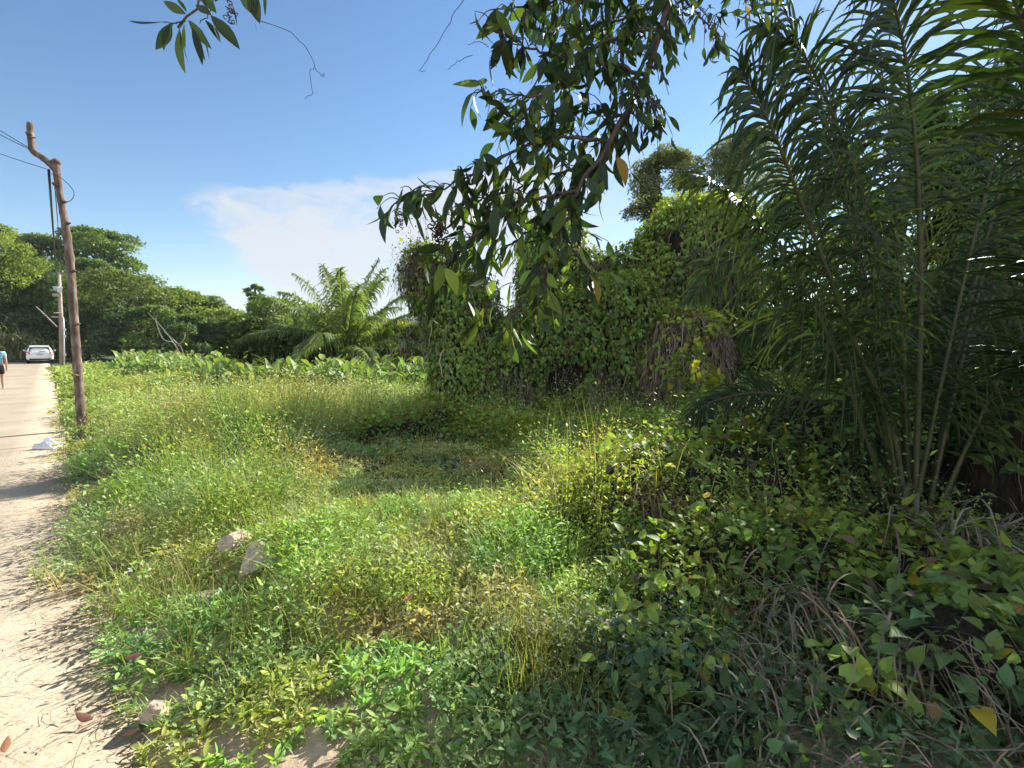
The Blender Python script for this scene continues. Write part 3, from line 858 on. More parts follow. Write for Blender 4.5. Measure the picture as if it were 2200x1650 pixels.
# ------------------------------------------------------------------ taro plants: individuals with shared meshes
def taro_mesh(k):
    g = Geo(); nl_ = 7
    for i in range(nl_):
        a = i * 2.5 + k; h = rng.uniform(.45, 1.0); lean = rng.uniform(.1, .35)
        tip = np.array([math.cos(a) * lean, math.sin(a) * lean, h])
        tubes(g, catmull([[0, 0, -.1], [tip[0] * .3, tip[1] * .3, h * .6], tip], 7), np.linspace(.02, .01, 7), 5, (.12, .17, .04))
        out = np.array([math.cos(a), math.sin(a), 0]); 
        d = out * rng.uniform(.2, .9) + np.array([0, 0, rng.uniform(-.5, 1.2)]); nrm = out * -.6 + np.array([0, 0, .7]) + rng.normal(0, .3, 3)
        leaves(g, OVAL if i % 3 else HEART, tip[None] - [0, 0, .05], d[None], nrm[None], rng.uniform(.36, .54), rng.uniform(.13, .2), varc((.26, .35, .12), 1, .2, .12), bend=.3, fold=.3)
    return g


TM = []
for k in range(4):
    o = taro_mesh(k * 1.3).build('taro_plant', M_gloss); TM.append(o)
spots = []
for i in range(150):
    px = 450 + 470 * (i + rng.random()) / 150; dp = rng.uniform(14.5, 18.5) + (1.5 if px > 800 else 0)
    c = P(px, 740, dp); spots.append((c[0], c[1], rng.uniform(.8, 1.1), 0))
for i in range(148):
    px = 255 + 270 * rng.random() ** .9; dp = rng.uniform(24, 37) - 4 * (px > 400)
    c = P(px, 740, dp); spots.append((c[0], c[1], rng.uniform(.8, 1.2), 1))
for i, (x, y, s, row) in enumerate(spots):
    o = TM[i] if i < 4 else TM[i % 4].copy()
    if i >= 4: COL.objects.link(o)
    o.location = (x, y, float(H(x, y))); o.rotation_euler = (0, 0, rng.uniform(0, 6.28)); o.scale = (s, s, s)
    if row == 0: tag(o, 'taro plant in the near row below the feathery palm and dark bush', 'taro plant', 'near row of taro plants')
    else: tag(o, 'taro plant on the far green bank in front of the tree line', 'taro plant', 'far bank of taro plants')

# dry reed clump by the lane bend
c0 = P(8, 740, 47); c0[2] = 0
rd = thing('reed_clump', c0, 'straw coloured reed clump at the lane bend left of the car', 'reeds')
g = Geo(); N = 900
b = np.repeat(c0[None], N, 0) + rng.normal(0, 1, (N, 3)) * np.array([1.3, 1.0, 0])
d = rng.normal(0, .55, (N, 3)); d[:, 2] = 1
b[:, 2] = rnd(N, 0, 2.2)
strips(g, b, d, rnd(N, .9, 2.2), .08, 4, 1.3, varc(mixc((.36, .31, .17), (.14, .17, .05), rnd(N)), N, .2, .1))
g.build('reed_blades', M_far, rd)

# ------------------------------------------------------------------ creeper-smothered stumps and mounds
def ell(px, py, d, rpx, rpy, rd_):
    return P(px, py, d), np.array([rpx / F * d, rd_, rpy / F * d])


def shell(ells, dens, jit=.12, lump=.22):
    out_p, out_n = [], []
    for i, (c, r) in enumerate(ells):
        a = 4 * math.pi * ((r[0] * r[1]) ** 1.6 / 3 + (r[0] * r[2]) ** 1.6 / 3 + (r[1] * r[2]) ** 1.6 / 3) ** (1 / 1.6)
        n = int(a * dens)
        if n == 0: continue
        u = unit(n)
        # even spread over the stretched surface
        wgt = np.linalg.norm(u * np.array([r[1] * r[2], r[0] * r[2], r[0] * r[1]]), axis=1); u = u[rng.choice(n, n, p=wgt / wgt.sum())]
        u = nz(u + .01 * rng.normal(size=u.shape))
        k = 1 + lump * (noise3(c + u * r, 1.6) - .5) * 2 + lump * .6 * (noise3(c + u * r, 4.1) - .5) * 2
        p = c + u * r * k[:, None]
        nn = nz(u / r)
        keep_ = p[:, 2] > H(p[:, 0], p[:, 1]) - .02
        for j, (c2, r2) in enumerate(ells):
            if j != i: keep_ &= (((p - c2) / r2) ** 2).sum(1) > .92
        out_p.append(p[keep_]); out_n.append(nn[keep_])
    p = np.concatenate(out_p); n_ = np.concatenate(out_n)
    return p + n_ * rng.normal(0, jit, (len(p), 1)) * .6, n_


def core(g, ells, k=.86, lump=.22):
    nu, nv = 26, 16
    for c, r in ells:
        th = np.linspace(0, 2 * math.pi, nu, endpoint=False); ph = np.linspace(.02, math.pi - .02, nv)
        u = np.stack([np.cos(th)[None] * np.sin(ph)[:, None], np.sin(th)[None] * np.sin(ph)[:, None], np.cos(ph)[:, None] + 0 * th[None]], -1)
        kk = 1 + lump * (noise3(c + u * r, 1.6) - .5) * 2
        V = c + u * r * (kk * k)[..., None]
        q = [(i * nu + j, (i + 1) * nu + j, (i + 1) * nu + (j + 1) % nu, i * nu + (j + 1) % nu) for i in range(nv - 1) for j in range(nu)]
        g.add(V, (1, 1, 1), q)


def vine_mass(name, label, ells, dens, L, col, cat='creeper mass', group=None, strand=.3, sun=(.27, .33, .045), bare=.25, drape=1.0, tmpl=HEART, flo=0.0, stemcol=(.16, .12, .085), corek=.86, yellow=.06, sl=.75, wst=.007, dead=(), side=0.0):
    c0 = np.mean([e[0] for e in ells], 0); c0 = np.array([c0[0], c0[1], float(H(c0[0], c0[1]))])
    root = thing(name, c0, label, cat, group)
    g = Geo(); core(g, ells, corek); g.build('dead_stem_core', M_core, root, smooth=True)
    p, n_ = shell(ells, dens)
    pat = noise3(p, 1.1); pat2 = noise3(p, 2.7)
    k = (pat * .6 + pat2 * .4 > bare + side * (n_[:, 2] < .25)) | (n_[:, 2] > .5)
    for (ax_, ay_, ad_, ar_) in dead: k &= (np.linalg.norm(p - P(ax_, ay_, ad_), axis=1) > ar_ * rnd(len(p), .7, 1.25)) | (n_[:, 2] > .6) | (rng.random(len(p)) < .12)
    p, n_ = p[k], n_[k]; N = len(p); col = np.asarray(col) * 1.45; strand0 = strand
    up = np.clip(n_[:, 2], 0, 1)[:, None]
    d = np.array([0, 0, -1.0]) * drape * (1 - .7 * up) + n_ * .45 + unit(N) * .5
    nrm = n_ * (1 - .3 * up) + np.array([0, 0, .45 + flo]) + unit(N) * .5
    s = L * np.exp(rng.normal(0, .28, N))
    cc = varc(mixc(col, sun, np.clip(.55 * up[:, 0] + .6 * (noise3(p, 2.2) - .45), 0, 1)), N, .2, .1)  # sunlight put into the colour of the up-facing leaves
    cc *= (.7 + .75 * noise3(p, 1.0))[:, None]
    wl = rng.random(N) < .09; cc[wl] = varc((.15, .10, .05), wl.sum(), .3, .1)
    yl = rng.random(N) < yellow * .6
    cc[yl] = varc((.34, .27, .03), yl.sum(), .25, .15)
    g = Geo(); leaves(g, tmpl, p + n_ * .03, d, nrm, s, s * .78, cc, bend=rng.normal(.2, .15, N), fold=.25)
    g.build('leaf_cover', M_vine, root)
    strand = strand0 * .13
    if strand > 0:
        ps, ns = shell(ells, dens * strand, .05)
        for (ax_, ay_, ad_, ar_) in dead:
            pd_, nd_ = shell(ells, 900, .05); m_ = np.linalg.norm(pd_ - P(ax_, ay_, ad_), axis=1) < ar_ * 1.1
            ps = np.concatenate([ps, pd_[m_]]); ns = np.concatenate([ns, nd_[m_]])
        M = len(ps)
        d = np.array([0, 0, -1.0]) + ns * .3 + unit(M) * .55
        g = Geo(); strips(g, ps + ns * .02, d, sl * rnd(M, .25, 1.0), wst, 6, .5, varc(stemcol, M, .4, .1), prof=[1, 1, 1, .9, .8, .7, .5], wob=.16)
        g.build('hanging_stems', M_twig, root)
    return root


VG = (.125, .185, .04); VD = (.12, .178, .04)
D0 = 9.6
GV = 'creeper covered stumps across the clearing'
# left pillar with its ragged top leaning left
vine_mass('vine_covered_stump', 'left creeper covered pillar with a ragged top leaning left',
          [ell(985, 780, D0, 52, 175, .5), ell(960, 640, D0, 58, 90, .5), ell(1040, 840, D0 + .1, 48, 110, .5), ell(905, 590, D0 - .1, 34, 62, .3), ell(1010, 690, D0 + .3, 55, 90, .5)],
          1400, .06, VG, dead=[(895, 570, D0 - .3, .3)], group=GV, bare=.24, strand=.5)
vine_mass('vine_covered_stump', 'tall rounded creeper column behind the hanging leaves, second from left',
          [ell(1195, 605, D0 + 1.5, 78, 120, .9), ell(1180, 760, D0 + 1.2, 76, 150, .9), ell(1275, 650, D0 + 1.5, 70, 90, .8)],
          1250, .058, VG, group=GV, bare=.27, strand=.15)
vine_mass('vine_covered_stump', 'broad low creeper wall linking the pillars at the centre',
          [ell(1230, 770, D0, 95, 140, .7), ell(1120, 815, D0 + .2, 64, 125, .6), ell(1320, 740, D0 + .2, 90, 140, .8), ell(1270, 860, D0 - .1, 110, 80, .5), ell(1370, 690, D0 + .7, 80, 110, .8)],
          1250, .062, VD, group=GV, bare=.33, strand=.45, dead=[(1100, 830, D0 - .3, .34), (1310, 830, D0 - .6, .4)])
vine_mass('vine_covered_stump', 'tallest creeper arch with a bright sunlit crest against the sky',
          [ell(1500, 555, D0 + .9, 90, 110, .9), ell(1435, 620, D0 + .9, 80, 110, .8), ell(1560, 510, D0 + 1.1, 60, 75, .8), ell(1385, 650, D0 + 1.0, 80, 120, .8), ell(1400, 740, D0 + .6, 80, 120, .7), ell(1470, 520, D0 + 1.1, 80, 75, .8), ell(1540, 640, D0 + 1.1, 70, 120, .7)],
          1250, .06, VG, group=GV, bare=.34, strand=.6, sun=(.32, .38, .05), dead=[(1530, 560, D0 + .3, .5)])
vine_mass('vine_covered_stump', 'brown twiggy dome of dead creeper stems with few leaves',
          [ell(1490, 770, D0 - .6, 88, 105, .7), ell(1440, 840, D0 - .5, 62, 100, .5), ell(1540, 830, D0 - .5, 50, 95, .5)],
          330, .075, (.16, .19, .03), group=GV, bare=.56, strand=14, yellow=.12, stemcol=(.23, .165, .12), sl=.6)
# thin dead twigs at the ragged top of the left pillar
def twigs(name, label, px, py, d, n, spread, L, col=(.12, .085, .06), down=.6, W=.006, mat=None):
    c = P(px, py, d); g = Geo()
    b = c + rng.normal(0, 1, (n, 3)) * np.array(spread)
    strips(g, b, unit(n) + np.array([0, 0, -down]), L * rnd(n, .3, 1), W, 6, .5, varc(col, n, .35, .1), prof=[1] * 6 + [.5], wob=.3)
    leaves(g, RHOMB, b + rng.normal(0, .05, b.shape), unit(n) + np.array([0, 0, -.8]), unit(n), .05, .028, varc((.12, .10, .05), n, .4, .2))
    return tag(g.build(name, M_twig), label, 'dead twigs')
twigs('dead_vine_tangle', 'brown dead creeper tangle hanging at the left pillar top', 895, 570, 9.3, 420, (.16, .15, .32), .5)
twigs('dead_vine_tangle', 'thin pale dead vines arching left of the creeper pillar foot', 905, 745, 9.0, 60, (.3, .2, .12), .9, col=(.34, .28, .22), down=-.1, W=.012)

# knee-high green spread in front of the creeper wall
vine_mass('creeper_mat', 'bright leafy creeper mat spreading at the foot of the central wall',
          [ell(1190, 985, 7.4, 190, 70, .9), ell(1060, 960, 8.0, 100, 55, .7), ell(1330, 985, 7.0, 140, 75, .9)], 560, .055, (.07, .14, .03), strand=0, bare=.2, flo=.6, drape=.3, tmpl=OVAL, cat='creeper', corek=.6)
vine_mass('creeper_mat', 'yellow lit leaf bank right of the central creeper mat',
          [ell(1440, 970, 6.6, 110, 75, .8), ell(1390, 1060, 5.6, 110, 60, .6), ell(1530, 930, 7.2, 80, 80, .6)], 560, .06, (.14, .19, .03), strand=.1, bare=.25, flo=.6, drape=.4, tmpl=OVAL, cat='creeper', corek=.6)
vine_mass('leafy_bush', 'small dark leafy bush in the shadow left of the creeper pillar',
          [ell(880, 925, 8.4, 90, 42, .5), ell(800, 935, 8.3, 60, 36, .4), ell(940, 900, 8.8, 60, 45, .5)], 520, .055, (.055, .10, .024), strand=0, bare=.3, flo=.6, drape=.3, tmpl=OVAL, cat='bush', corek=.55)
vine_mass('leafy_bush', 'low leafy bush in front of the dark hollow shadow',
          [ell(630, 985, 7.0, 75, 45, .4), ell(570, 930, 8.2, 60, 40, .45)], 560, .045, (.11, .15, .035), strand=0, bare=.3, flo=.6, drape=.2, tmpl=OVAL, cat='bush', corek=.55)

# shaded creeper mounds in the right foreground
GM = 'creeper mounds in the shade below the palm'
vine_mass('creeper_mound', 'creeper mound with dead stems at the edge of the sunlit grass',
          [ell(1330, 1135, 4.3, 115, 166, .5), ell(1240, 1191, 4.0, 70, 121, .4), ell(1420, 1090, 4.6, 90, 151, .5)], 980, 0.046, (0.086, 0.131, 0.028), group=GM, side=.1, wst=.004, bare=.43, strand=.8, flo=.5, drape=.6)
vine_mass('creeper_mound', 'taller creeper mound with a few glowing heart leaves on top',
          [ell(1590, 1083, 4.3, 120, 181, .5), ell(1520, 1146, 4.0, 90, 160, .45), ell(1660, 1147, 4.1, 80, 152, .45)], 910, 0.053, (0.069, 0.121, 0.028), group=GM, side=.1, wst=.004, bare=.42, strand=.8, flo=.5, drape=.6, yellow=.1)
vine_mass('creeper_mound', 'broad leafy green mound in front of the taller creeper mound',
          [ell(1560, 1280, 3.1, 170, 157, .45), ell(1440, 1350, 2.8, 130, 136, .35), ell(1700, 1242, 3.3, 130, 156, .45)], 1085, 0.049, (0.069, 0.126, 0.038), group=GM, side=.1, wst=.004, bare=.26, strand=.3, flo=.9, drape=.35)
vine_mass('creeper_mound', 'pointed leaf creeper mound nearest the viewer below the dead grass',
          [ell(1360, 1500, 2.3, 130, 130, .28), ell(1270, 1530, 2.3, 115, 110, .27), ell(1460, 1470, 2.35, 100, 120, .28)], 1085, 0.047, (0.086, 0.137, 0.052), group=GM, side=.1, wst=.004, bare=.3, strand=.3, flo=.9, drape=.35, tmpl=OVAL)
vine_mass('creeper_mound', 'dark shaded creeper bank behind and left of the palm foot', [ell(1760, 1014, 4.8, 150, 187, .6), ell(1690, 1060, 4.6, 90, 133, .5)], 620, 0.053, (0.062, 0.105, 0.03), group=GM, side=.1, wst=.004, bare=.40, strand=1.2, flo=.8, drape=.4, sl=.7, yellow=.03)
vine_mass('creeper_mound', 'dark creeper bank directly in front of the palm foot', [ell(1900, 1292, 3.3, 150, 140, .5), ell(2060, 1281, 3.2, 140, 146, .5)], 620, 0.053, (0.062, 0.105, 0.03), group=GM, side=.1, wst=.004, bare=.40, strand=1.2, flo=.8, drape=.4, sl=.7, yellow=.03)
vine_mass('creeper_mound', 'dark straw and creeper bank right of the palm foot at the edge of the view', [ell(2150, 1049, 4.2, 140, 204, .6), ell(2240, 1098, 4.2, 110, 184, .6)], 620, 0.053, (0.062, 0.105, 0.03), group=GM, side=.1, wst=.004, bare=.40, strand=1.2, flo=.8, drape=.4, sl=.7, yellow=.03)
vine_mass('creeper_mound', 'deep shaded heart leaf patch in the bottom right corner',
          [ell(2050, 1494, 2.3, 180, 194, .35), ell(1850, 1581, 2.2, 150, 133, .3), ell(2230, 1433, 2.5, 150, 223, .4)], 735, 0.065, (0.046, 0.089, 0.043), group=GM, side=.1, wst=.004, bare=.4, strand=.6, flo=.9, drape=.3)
vine_mass('creeper_mound', 'leafy bank below the arching grey fronds',
          [ell(1650, 952, 6.0, 130, 132, .7), ell(1560, 981, 5.6, 80, 101, .5)], 840, 0.046, (0.063, 0.105, 0.028), group=GM, side=.1, wst=.004, bare=.33, strand=.4, flo=.8, drape=.4)
# the glowing yellow-green sprays standing out of the shade
def spray(name, label, pts, n, L, col, cat='shrub'):
    cur = PP(pts, 14); root = thing(name, cur[0], label, cat); g = Geo()
    tubes(g, cur, np.linspace(.012, .004, 14), 5, (.12, .09, .05)); g.build('stem', M_twig, root)
    i = rng.integers(2, 14, n); p = cur[i] + rng.normal(0, .09, (n, 3)) * np.array([1, 1, .7])
    g = Geo(); leaves(g, HEART, p, unit(n) + np.array([-.2, -.2, -.4]), unit(n) * .6 + np.array([.3, .3, .8]), L * rnd(n, .6, 1.3), L * .8 * rnd(n, .7, 1.2), varc(col, n, .2, .15), bend=.15)
    g.build('leaf_spray', M_leaf, root)
spray('sunlit_shrub', 'glowing yellow leaf spray catching sun beside the arching fronds', [(1700, 960, 6.6), (1660, 880, 6.4), (1590, 855, 6.2), (1500, 800, 6.2)], 150, .10, (.27, .28, .035))
spray('sunlit_shrub', 'yellow green leaf spray against the brown twiggy dome', [(1520, 900, 7.6), (1500, 840, 7.5), (1450, 790, 7.4), (1500, 750, 7.4)], 130, .085, (.20, .25, .03))
spray('sunlit_shrub', 'small sunlit leaf spray above the brown dome by the fronds', [(1640, 740, 8), (1590, 690, 8), (1540, 670, 8)], 50, .09, (.26, .28, .06))

# dead grass thatch drooping over the mounds
def thatch(px, py, d, n, L, label, az0=-1.9, spread=1.0, wd=.012, col=(.21, .16, .11)):
    c = P(px, py, d); g = Geo()
    az_ = rng.normal(az0, spread, n); e = rnd(n, .2, 1.1)
    dd = np.stack([np.cos(az_) * np.cos(e), np.sin(az_) * np.cos(e), np.sin(e)], -1)
    b = c + rng.normal(0, 1, (n, 3)) * np.array([.12, .10, .04])
    strips(g, b, dd, L * rnd(n, .5, 1.2), wd * rnd(n, .5, 1.3), 8, 2.2 * rnd(n, .6, 1.3), varc(col, n, .35, .08), prof=[.7, 1, 1, 1, .9, .8, .6, .4, .1], wob=.09, tip=(.2, .155, .10))
    tag(g.build('dead_grass_clump', M_dry), label, 'dead grass')
thatch(1700, 1290, 2.6, 60, .55, 'arching dead grass clump on the leafy mound', -1.2, .9)
thatch(1560, 1420, 2.25, 38, .42, 'grey drooping dead grass blades in front of the mound', -1.5, .6, .011, (.24, .19, .145))
thatch(1230, 1540, 2.05, 45, .42, 'flattened dead grass under the nearest creeper', -1.9, .9, .009, (.24, .19, .14))
thatch(1420, 1070, 4.0, 150, .6, 'brown dead grass hanging off the sunlit edge mound', -1.6, .9, .010, (.2, .15, .11))
thatch(2080, 1160, 3.3, 110, .9, 'fallen dead fronds and straw right of the palm foot', -1.7, 1.3, .012, (.26, .2, .16))
thatch(1930, 1380, 2.35, 160, .6, 'dark straw in the shade below the palm', -1.6, 1.2, .010, (.16, .125, .10))
g = Geo(); tubes(g, PP([(2040, 1180, 3.9), (2110, 1150, 3.8), (2230, 1100, 3.6)], 8), np.linspace(.012, .008, 8), 6, (.36, .29, .22))
tag(g.build('fallen_stick', M_twig), 'pale fallen stick leaning right of the palm foot', 'stick')
g = Geo()
for pts in ([(1735, 1540, 2.5), (1765, 1500, 2.5), (1775, 1450, 2.52)], [(1765, 1500, 2.5), (1800, 1480, 2.48), (1815, 1440, 2.5)], [(1765, 1500, 2.5), (1745, 1520, 2.45), (1725, 1550, 2.45)]):
    tubes(g, PP(pts, 8), np.linspace(.016, .006, 8), 6, (.3, .26, .21))
tag(g.build('driftwood_stub', M_twig), 'pale forked dead wood stub under the arching dead grass', 'dead wood')

# ------------------------------------------------------------------ tall palm on the right
pb = P(1955, 1230, 4.0)
pal = thing('clump_palm', pb, 'tall dark clumping palm with long arching fronds on the right', 'palm')
GC = [(.026, .047, .015), (.033, .057, .016), (.043, .07, .017), (.055, .092, .019)]
ST = (.10, .088, .036)
FR = [  # control points (px, py, depth), leaflets, length, width, colour, angle, gravity, vee, hint
    ([(1945, 1230, 4.0), (1925, 960, 4.0), (1830, 720, 3.9), (1720, 430, 3.7), (1655, 270, 3.55), (1590, 150, 3.4)], 84, .76, .026, 1, 68, 1.9, .05, .30),
    ([(1960, 1230, 4.0), (1972, 900, 4.0), (1978, 600, 4.0), (1968, 330, 3.9), (1945, 120, 3.8), (1905, -40, 3.6), (1850, -130, 3.4)], 74, .78, .031, 0, 60, 1.2, .15, .42),
    ([(1975, 1230, 4.0), (2030, 900, 4.1), (2090, 620, 4.1), (2150, 400, 4.1), (2190, 240, 4.0), (2200, 60, 3.8), (2170, -80, 3.6)], 72, .76, .029, 1, 60, 1.2, .15, .38),
    ([(1935, 1230, 4.1), (1900, 930, 4.2), (1830, 650, 4.3), (1760, 560, 4.3), (1640, 540, 4.3), (1540, 575, 4.2), (1490, 640, 4.1)], 64, .45, .022, 2, 62, 1.3, .05, .45),
    ([(1930, 1230, 4.1), (1880, 1010, 4.3), (1780, 880, 4.5), (1640, 845, 4.6), (1540, 860, 4.6), (1490, 890, 4.5)], 54, .4, .02, 0, 60, 1.3, .05, .45),
    ([(1950, 1230, 4.2), (1935, 800, 4.2), (1860, 450, 4.1), (1790, 250, 4.0), (1720, 110, 3.9), (1640, 60, 3.8)], 70, .7, .028, 2, 66, 1.7, .05, .35),
    ([(1980, 1230, 4.0), (2060, 1000, 4.1), (2160, 860, 4.0), (2260, 800, 3.8), (2360, 800, 3.6)], 50, .55, .032, 0, 60, .8, .1, .3),
    ([(1985, 1230, 4.3), (2080, 760, 4.8), (2170, 480, 5.0), (2260, 300, 5.0), (2360, 180, 4.8)], 54, .7, .034, 2, 60, 1.0, .1, .3),
    ([(1945, 1230, 4.3), (1880, 900, 4.7), (1790, 760, 4.9), (1690, 700, 5.0), (1600, 720, 5.0)], 54, .5, .026, 1, 60, 1.2, .05, .35),
    ([(1960, 1230, 4.1), (1940, 1000, 4.3), (1890, 800, 4.5), (1850, 560, 4.6), (1830, 380, 4.6), (1770, 280, 4.5)], 60, .55, .034, 0, 60, 1.1, .05, .35),
    ([(1970, 1230, 4.1), (2050, 900, 4.5), (2120, 700, 4.7), (2150, 560, 4.8), (2250, 460, 4.8)], 56, .65, .036, 1, 60, 1.0, .1, .3),
    ([(1975, 1230, 4.1), (2010, 1050, 4.4), (2060, 950, 4.5), (2150, 900, 4.6), (2260, 930, 4.6)], 46, .55, .030, 0, 60, 1.0, .1, .3),
]
for pts, nl, Lm, Wd, ci, ang, gv, vee, stt in FR:
    frond(pal, PP(pts, 44), nl, Lm, Wd, GC[ci], r0=.026, start=stt, ang=ang, grav=gv * .8, seg=7, vee=vee, stemcol=ST, hint=(-.2, -1, .3))
for az_, el_, L_, sg_, ci in ((25, 74, 4.6, .65, 0), (178, 79, 4.6, .75, 0), (100, 84, 4.4, .55, 0), (12, 80, 4.6, .6, 0), (0, 70, 3.8, .8, 1), (186, 70, 3.6, 1.0, 0)):
    frond(pal, arc(pb + np.append(rng.normal(0, .035, 2), 0), R(az_), R(el_), L_, sg_, 40), 78, .74, .024, GC[ci], r0=.02, start=.26, ang=66, grav=1.9, seg=7, vee=.05, stemcol=ST, tip=(.12, .13, .03))
for az_, el_, L_, sg_ in ((20, 55, 2.0, 1.5), (60, 50, 2.2, 1.4)):
    frond(pal, arc(pb, R(az_), R(el_), L_, sg_, 30), 46, .42, .018, (.17, .125, .08), r0=.02, start=.3, ang=55, grav=2.2, seg=7, vee=-.1, stemcol=(.2, .15, .09), mat=M_dry, name='dead_frond')
g = Geo()
for a in np.linspace(0, 6.28, 13)[:-1]:
    o_ = np.array([math.cos(a), math.sin(a), 0]) * .09
    tubes(g, catmull([pb + o_ * 1.3 - [0, 0, .35], pb + o_ + [0, 0, .1], pb + o_ * .8 + [0, 0, rng.uniform(.4, .7)]], 7), np.linspace(.045, .02, 7), 6, np.array([.11, .085, .05]) * rng.uniform(.7, 1.4))
g.build('leaf_bases', M_stem, pal, smooth=True)

pb2 = P(2420, 1000, 2.9); pb2[2] = .1
pal2 = thing('clump_palm', pb2, 'nearer palm at the right edge with broad bright leaflets reaching in', 'palm')
for pts, nl, Lm, Wd, ci, ang, gv, vee, stt in [
    ([(2420, 1000, 2.9), (2380, 700, 2.9), (2300, 420, 2.8), (2240, 200, 2.7), (2190, 30, 2.55), (2120, -120, 2.4)], 36, .75, .038, 2, 64, .55, .1, .25),
    ([(2430, 1000, 2.9), (2440, 850, 2.9), (2410, 720, 2.85), (2330, 610, 2.75), (2230, 560, 2.65)], 32, .72, .032, 0, 58, .5, .1, .15),
    ([(2420, 1000, 2.9), (2360, 880, 2.9), (2290, 800, 2.9), (2190, 760, 2.9)], 28, .6, .03, 0, 56, .6, .1, .2)]:
    frond(pal2, PP(pts, 40), nl, Lm, Wd, GC[ci], r0=.024, start=stt, ang=ang, grav=gv, seg=7, vee=vee, stemcol=ST)
g = Geo()
for a in np.linspace(0, 6.28, 8)[:-1]:
    o_ = np.array([math.cos(a), math.sin(a), 0]) * .08
    tubes(g, catmull([pb2 + o_ * 1.3 - [0, 0, .3], pb2 + o_ + [0, 0, .2], pb2 + o_ * .7 + [0, 0, .8]], 7), np.linspace(.045, .02, 7), 6, (.11, .085, .05))
g.build('leaf_bases', M_stem, pal2, smooth=True)

# ------------------------------------------------------------------ tree leaning over from behind the viewer
tb = np.array([2.6, -1.6, 0.0])
ot = thing('overhanging_tree', tb, 'leafy tree whose dark branch hangs into the top of the view', 'tree')
g = Geo()
tr = catmull([tb - [0, 0, .2], tb + [-.05, .1, 1.6], tb + [-.2, .5, 3.2], tb + [-.5, 1.4, 4.6], tb + [-.9, 2.4, 5.4]], 24)
tubes(g, tr, np.linspace(.17, .07, 24), 10, (1, 1, 1)); g.build('trunk', M_bark, ot, smooth=True)
LIMB = [
    ([(1560, -420, 2.5), (1500, -120, 2.35), (1440, 0, 2.3), (1392, 150, 2.25), (1318, 290, 2.2), (1245, 400, 2.15), (1195, 520, 2.1), (1165, 620, 2.1)], .020),
    ([(1385, 160, 2.25), (1270, 130, 2.2), (1150, 110, 2.15), (1050, 60, 2.1)], .010),
    ([(1312, 300, 2.2), (1190, 300, 2.15), (1070, 340, 2.1), (960, 400, 2.05), (850, 432, 2.0)], .009),
    ([(1240, 408, 2.15), (1120, 440, 2.1), (1000, 520, 2.05), (930, 610, 2.0)], .008),
    ([(1205, 490, 2.1), (1250, 560, 2.08), (1320, 572, 2.05)], .006),
    ([(1180, 570, 2.1), (1125, 640, 2.05), (1090, 690, 2.0)], .006),
    ([(1450, -30, 2.3), (1510, 40, 2.3), (1550, 90, 2.3)], .007),
    ([(1360, 210, 2.22), (1400, 210, 2.2), (1410, 270, 2.2)], .006),
    ([(1470, -70, 2.33), (1330, -30, 2.25), (1200, 10, 2.2), (1060, 20, 2.1)], .011),
    ([(1420, 60, 2.28), (1300, 90, 2.2), (1170, 200, 2.1), (1020, 200, 2.0)], .009),
    ([(1440, 0, 2.3), (1330, 40, 2.4), (1230, 60, 2.45), (1120, 20, 2.45)], .008),
    ([(1340, 250, 2.2), (1270, 240, 2.3), (1160, 250, 2.3), (1080, 270, 2.25)], .007),
    ([(1280, 350, 2.2), (1180, 380, 2.25), (1060, 420, 2.25), (990, 440, 2.2)], .007),
    ([(1225, 450, 2.12), (1130, 500, 2.2), (1050, 570, 2.2), (1000, 640, 2.1)], .007),
    ([(1560, -420, 2.5), (1300, -330, 2.0), (900, -210, 1.75), (620, -110, 1.6), (480, -30, 1.55), (390, 48, 1.5)], .012),
    ([(1520, -150, 2.4), (1600, -60, 2.4), (1640, 0, 2.4)], .007),
]
tg, lg = Geo(), Geo()
first = tr[14]; lim0 = PP(LIMB[0][0], 30)
tubes(tg, catmull([first, (first + lim0[0]) / 2 + [0, 0, .2], lim0[0]], 12), np.linspace(.05, .022, 12), 8, (.13, .10, .08))
OL = (.04, .068, .026)


def hang(p, n, L, spread=.75, col=OL, outd=None, wr=.29):
    d = unit(n) * spread + np.array([0, 0, -.95])
    if outd is not None: d = d + outd * .5
    nr = unit(n) + np.array([-.2, -.5, .1])
    c = varc(col, n, .25, .1)
    k = rng.random(n)
    c[k < .012] = varc((.26, .20, .03), (k < .012).sum(), .2, .2)
    c[(k > .012) & (k < .2)] = varc((.10, .15, .025), ((k > .012) & (k < .2)).sum(), .2, .1)
    lowp = (825 - F * ((p - CAM) @ UP) / ((p - CAM) @ FW)) > 470 + 90 * rng.random(n)
    lowp &= rng.random(n) < .45
    c[lowp] = varc((.15, .21, .035), lowp.sum(), .25, .1)  # some low leaves painted brighter, as if lit by the sun
    LL = L * np.clip(np.exp(rng.normal(0, .26, n)), .4, 1.35)
    leaves(lg, FALC, p, d, nr, LL, LL * wr * np.exp(rng.normal(0, .18, n)), c, bend=rng.normal(.15, .32, n), fold=.3, sick=rng.normal(0, .16, n))


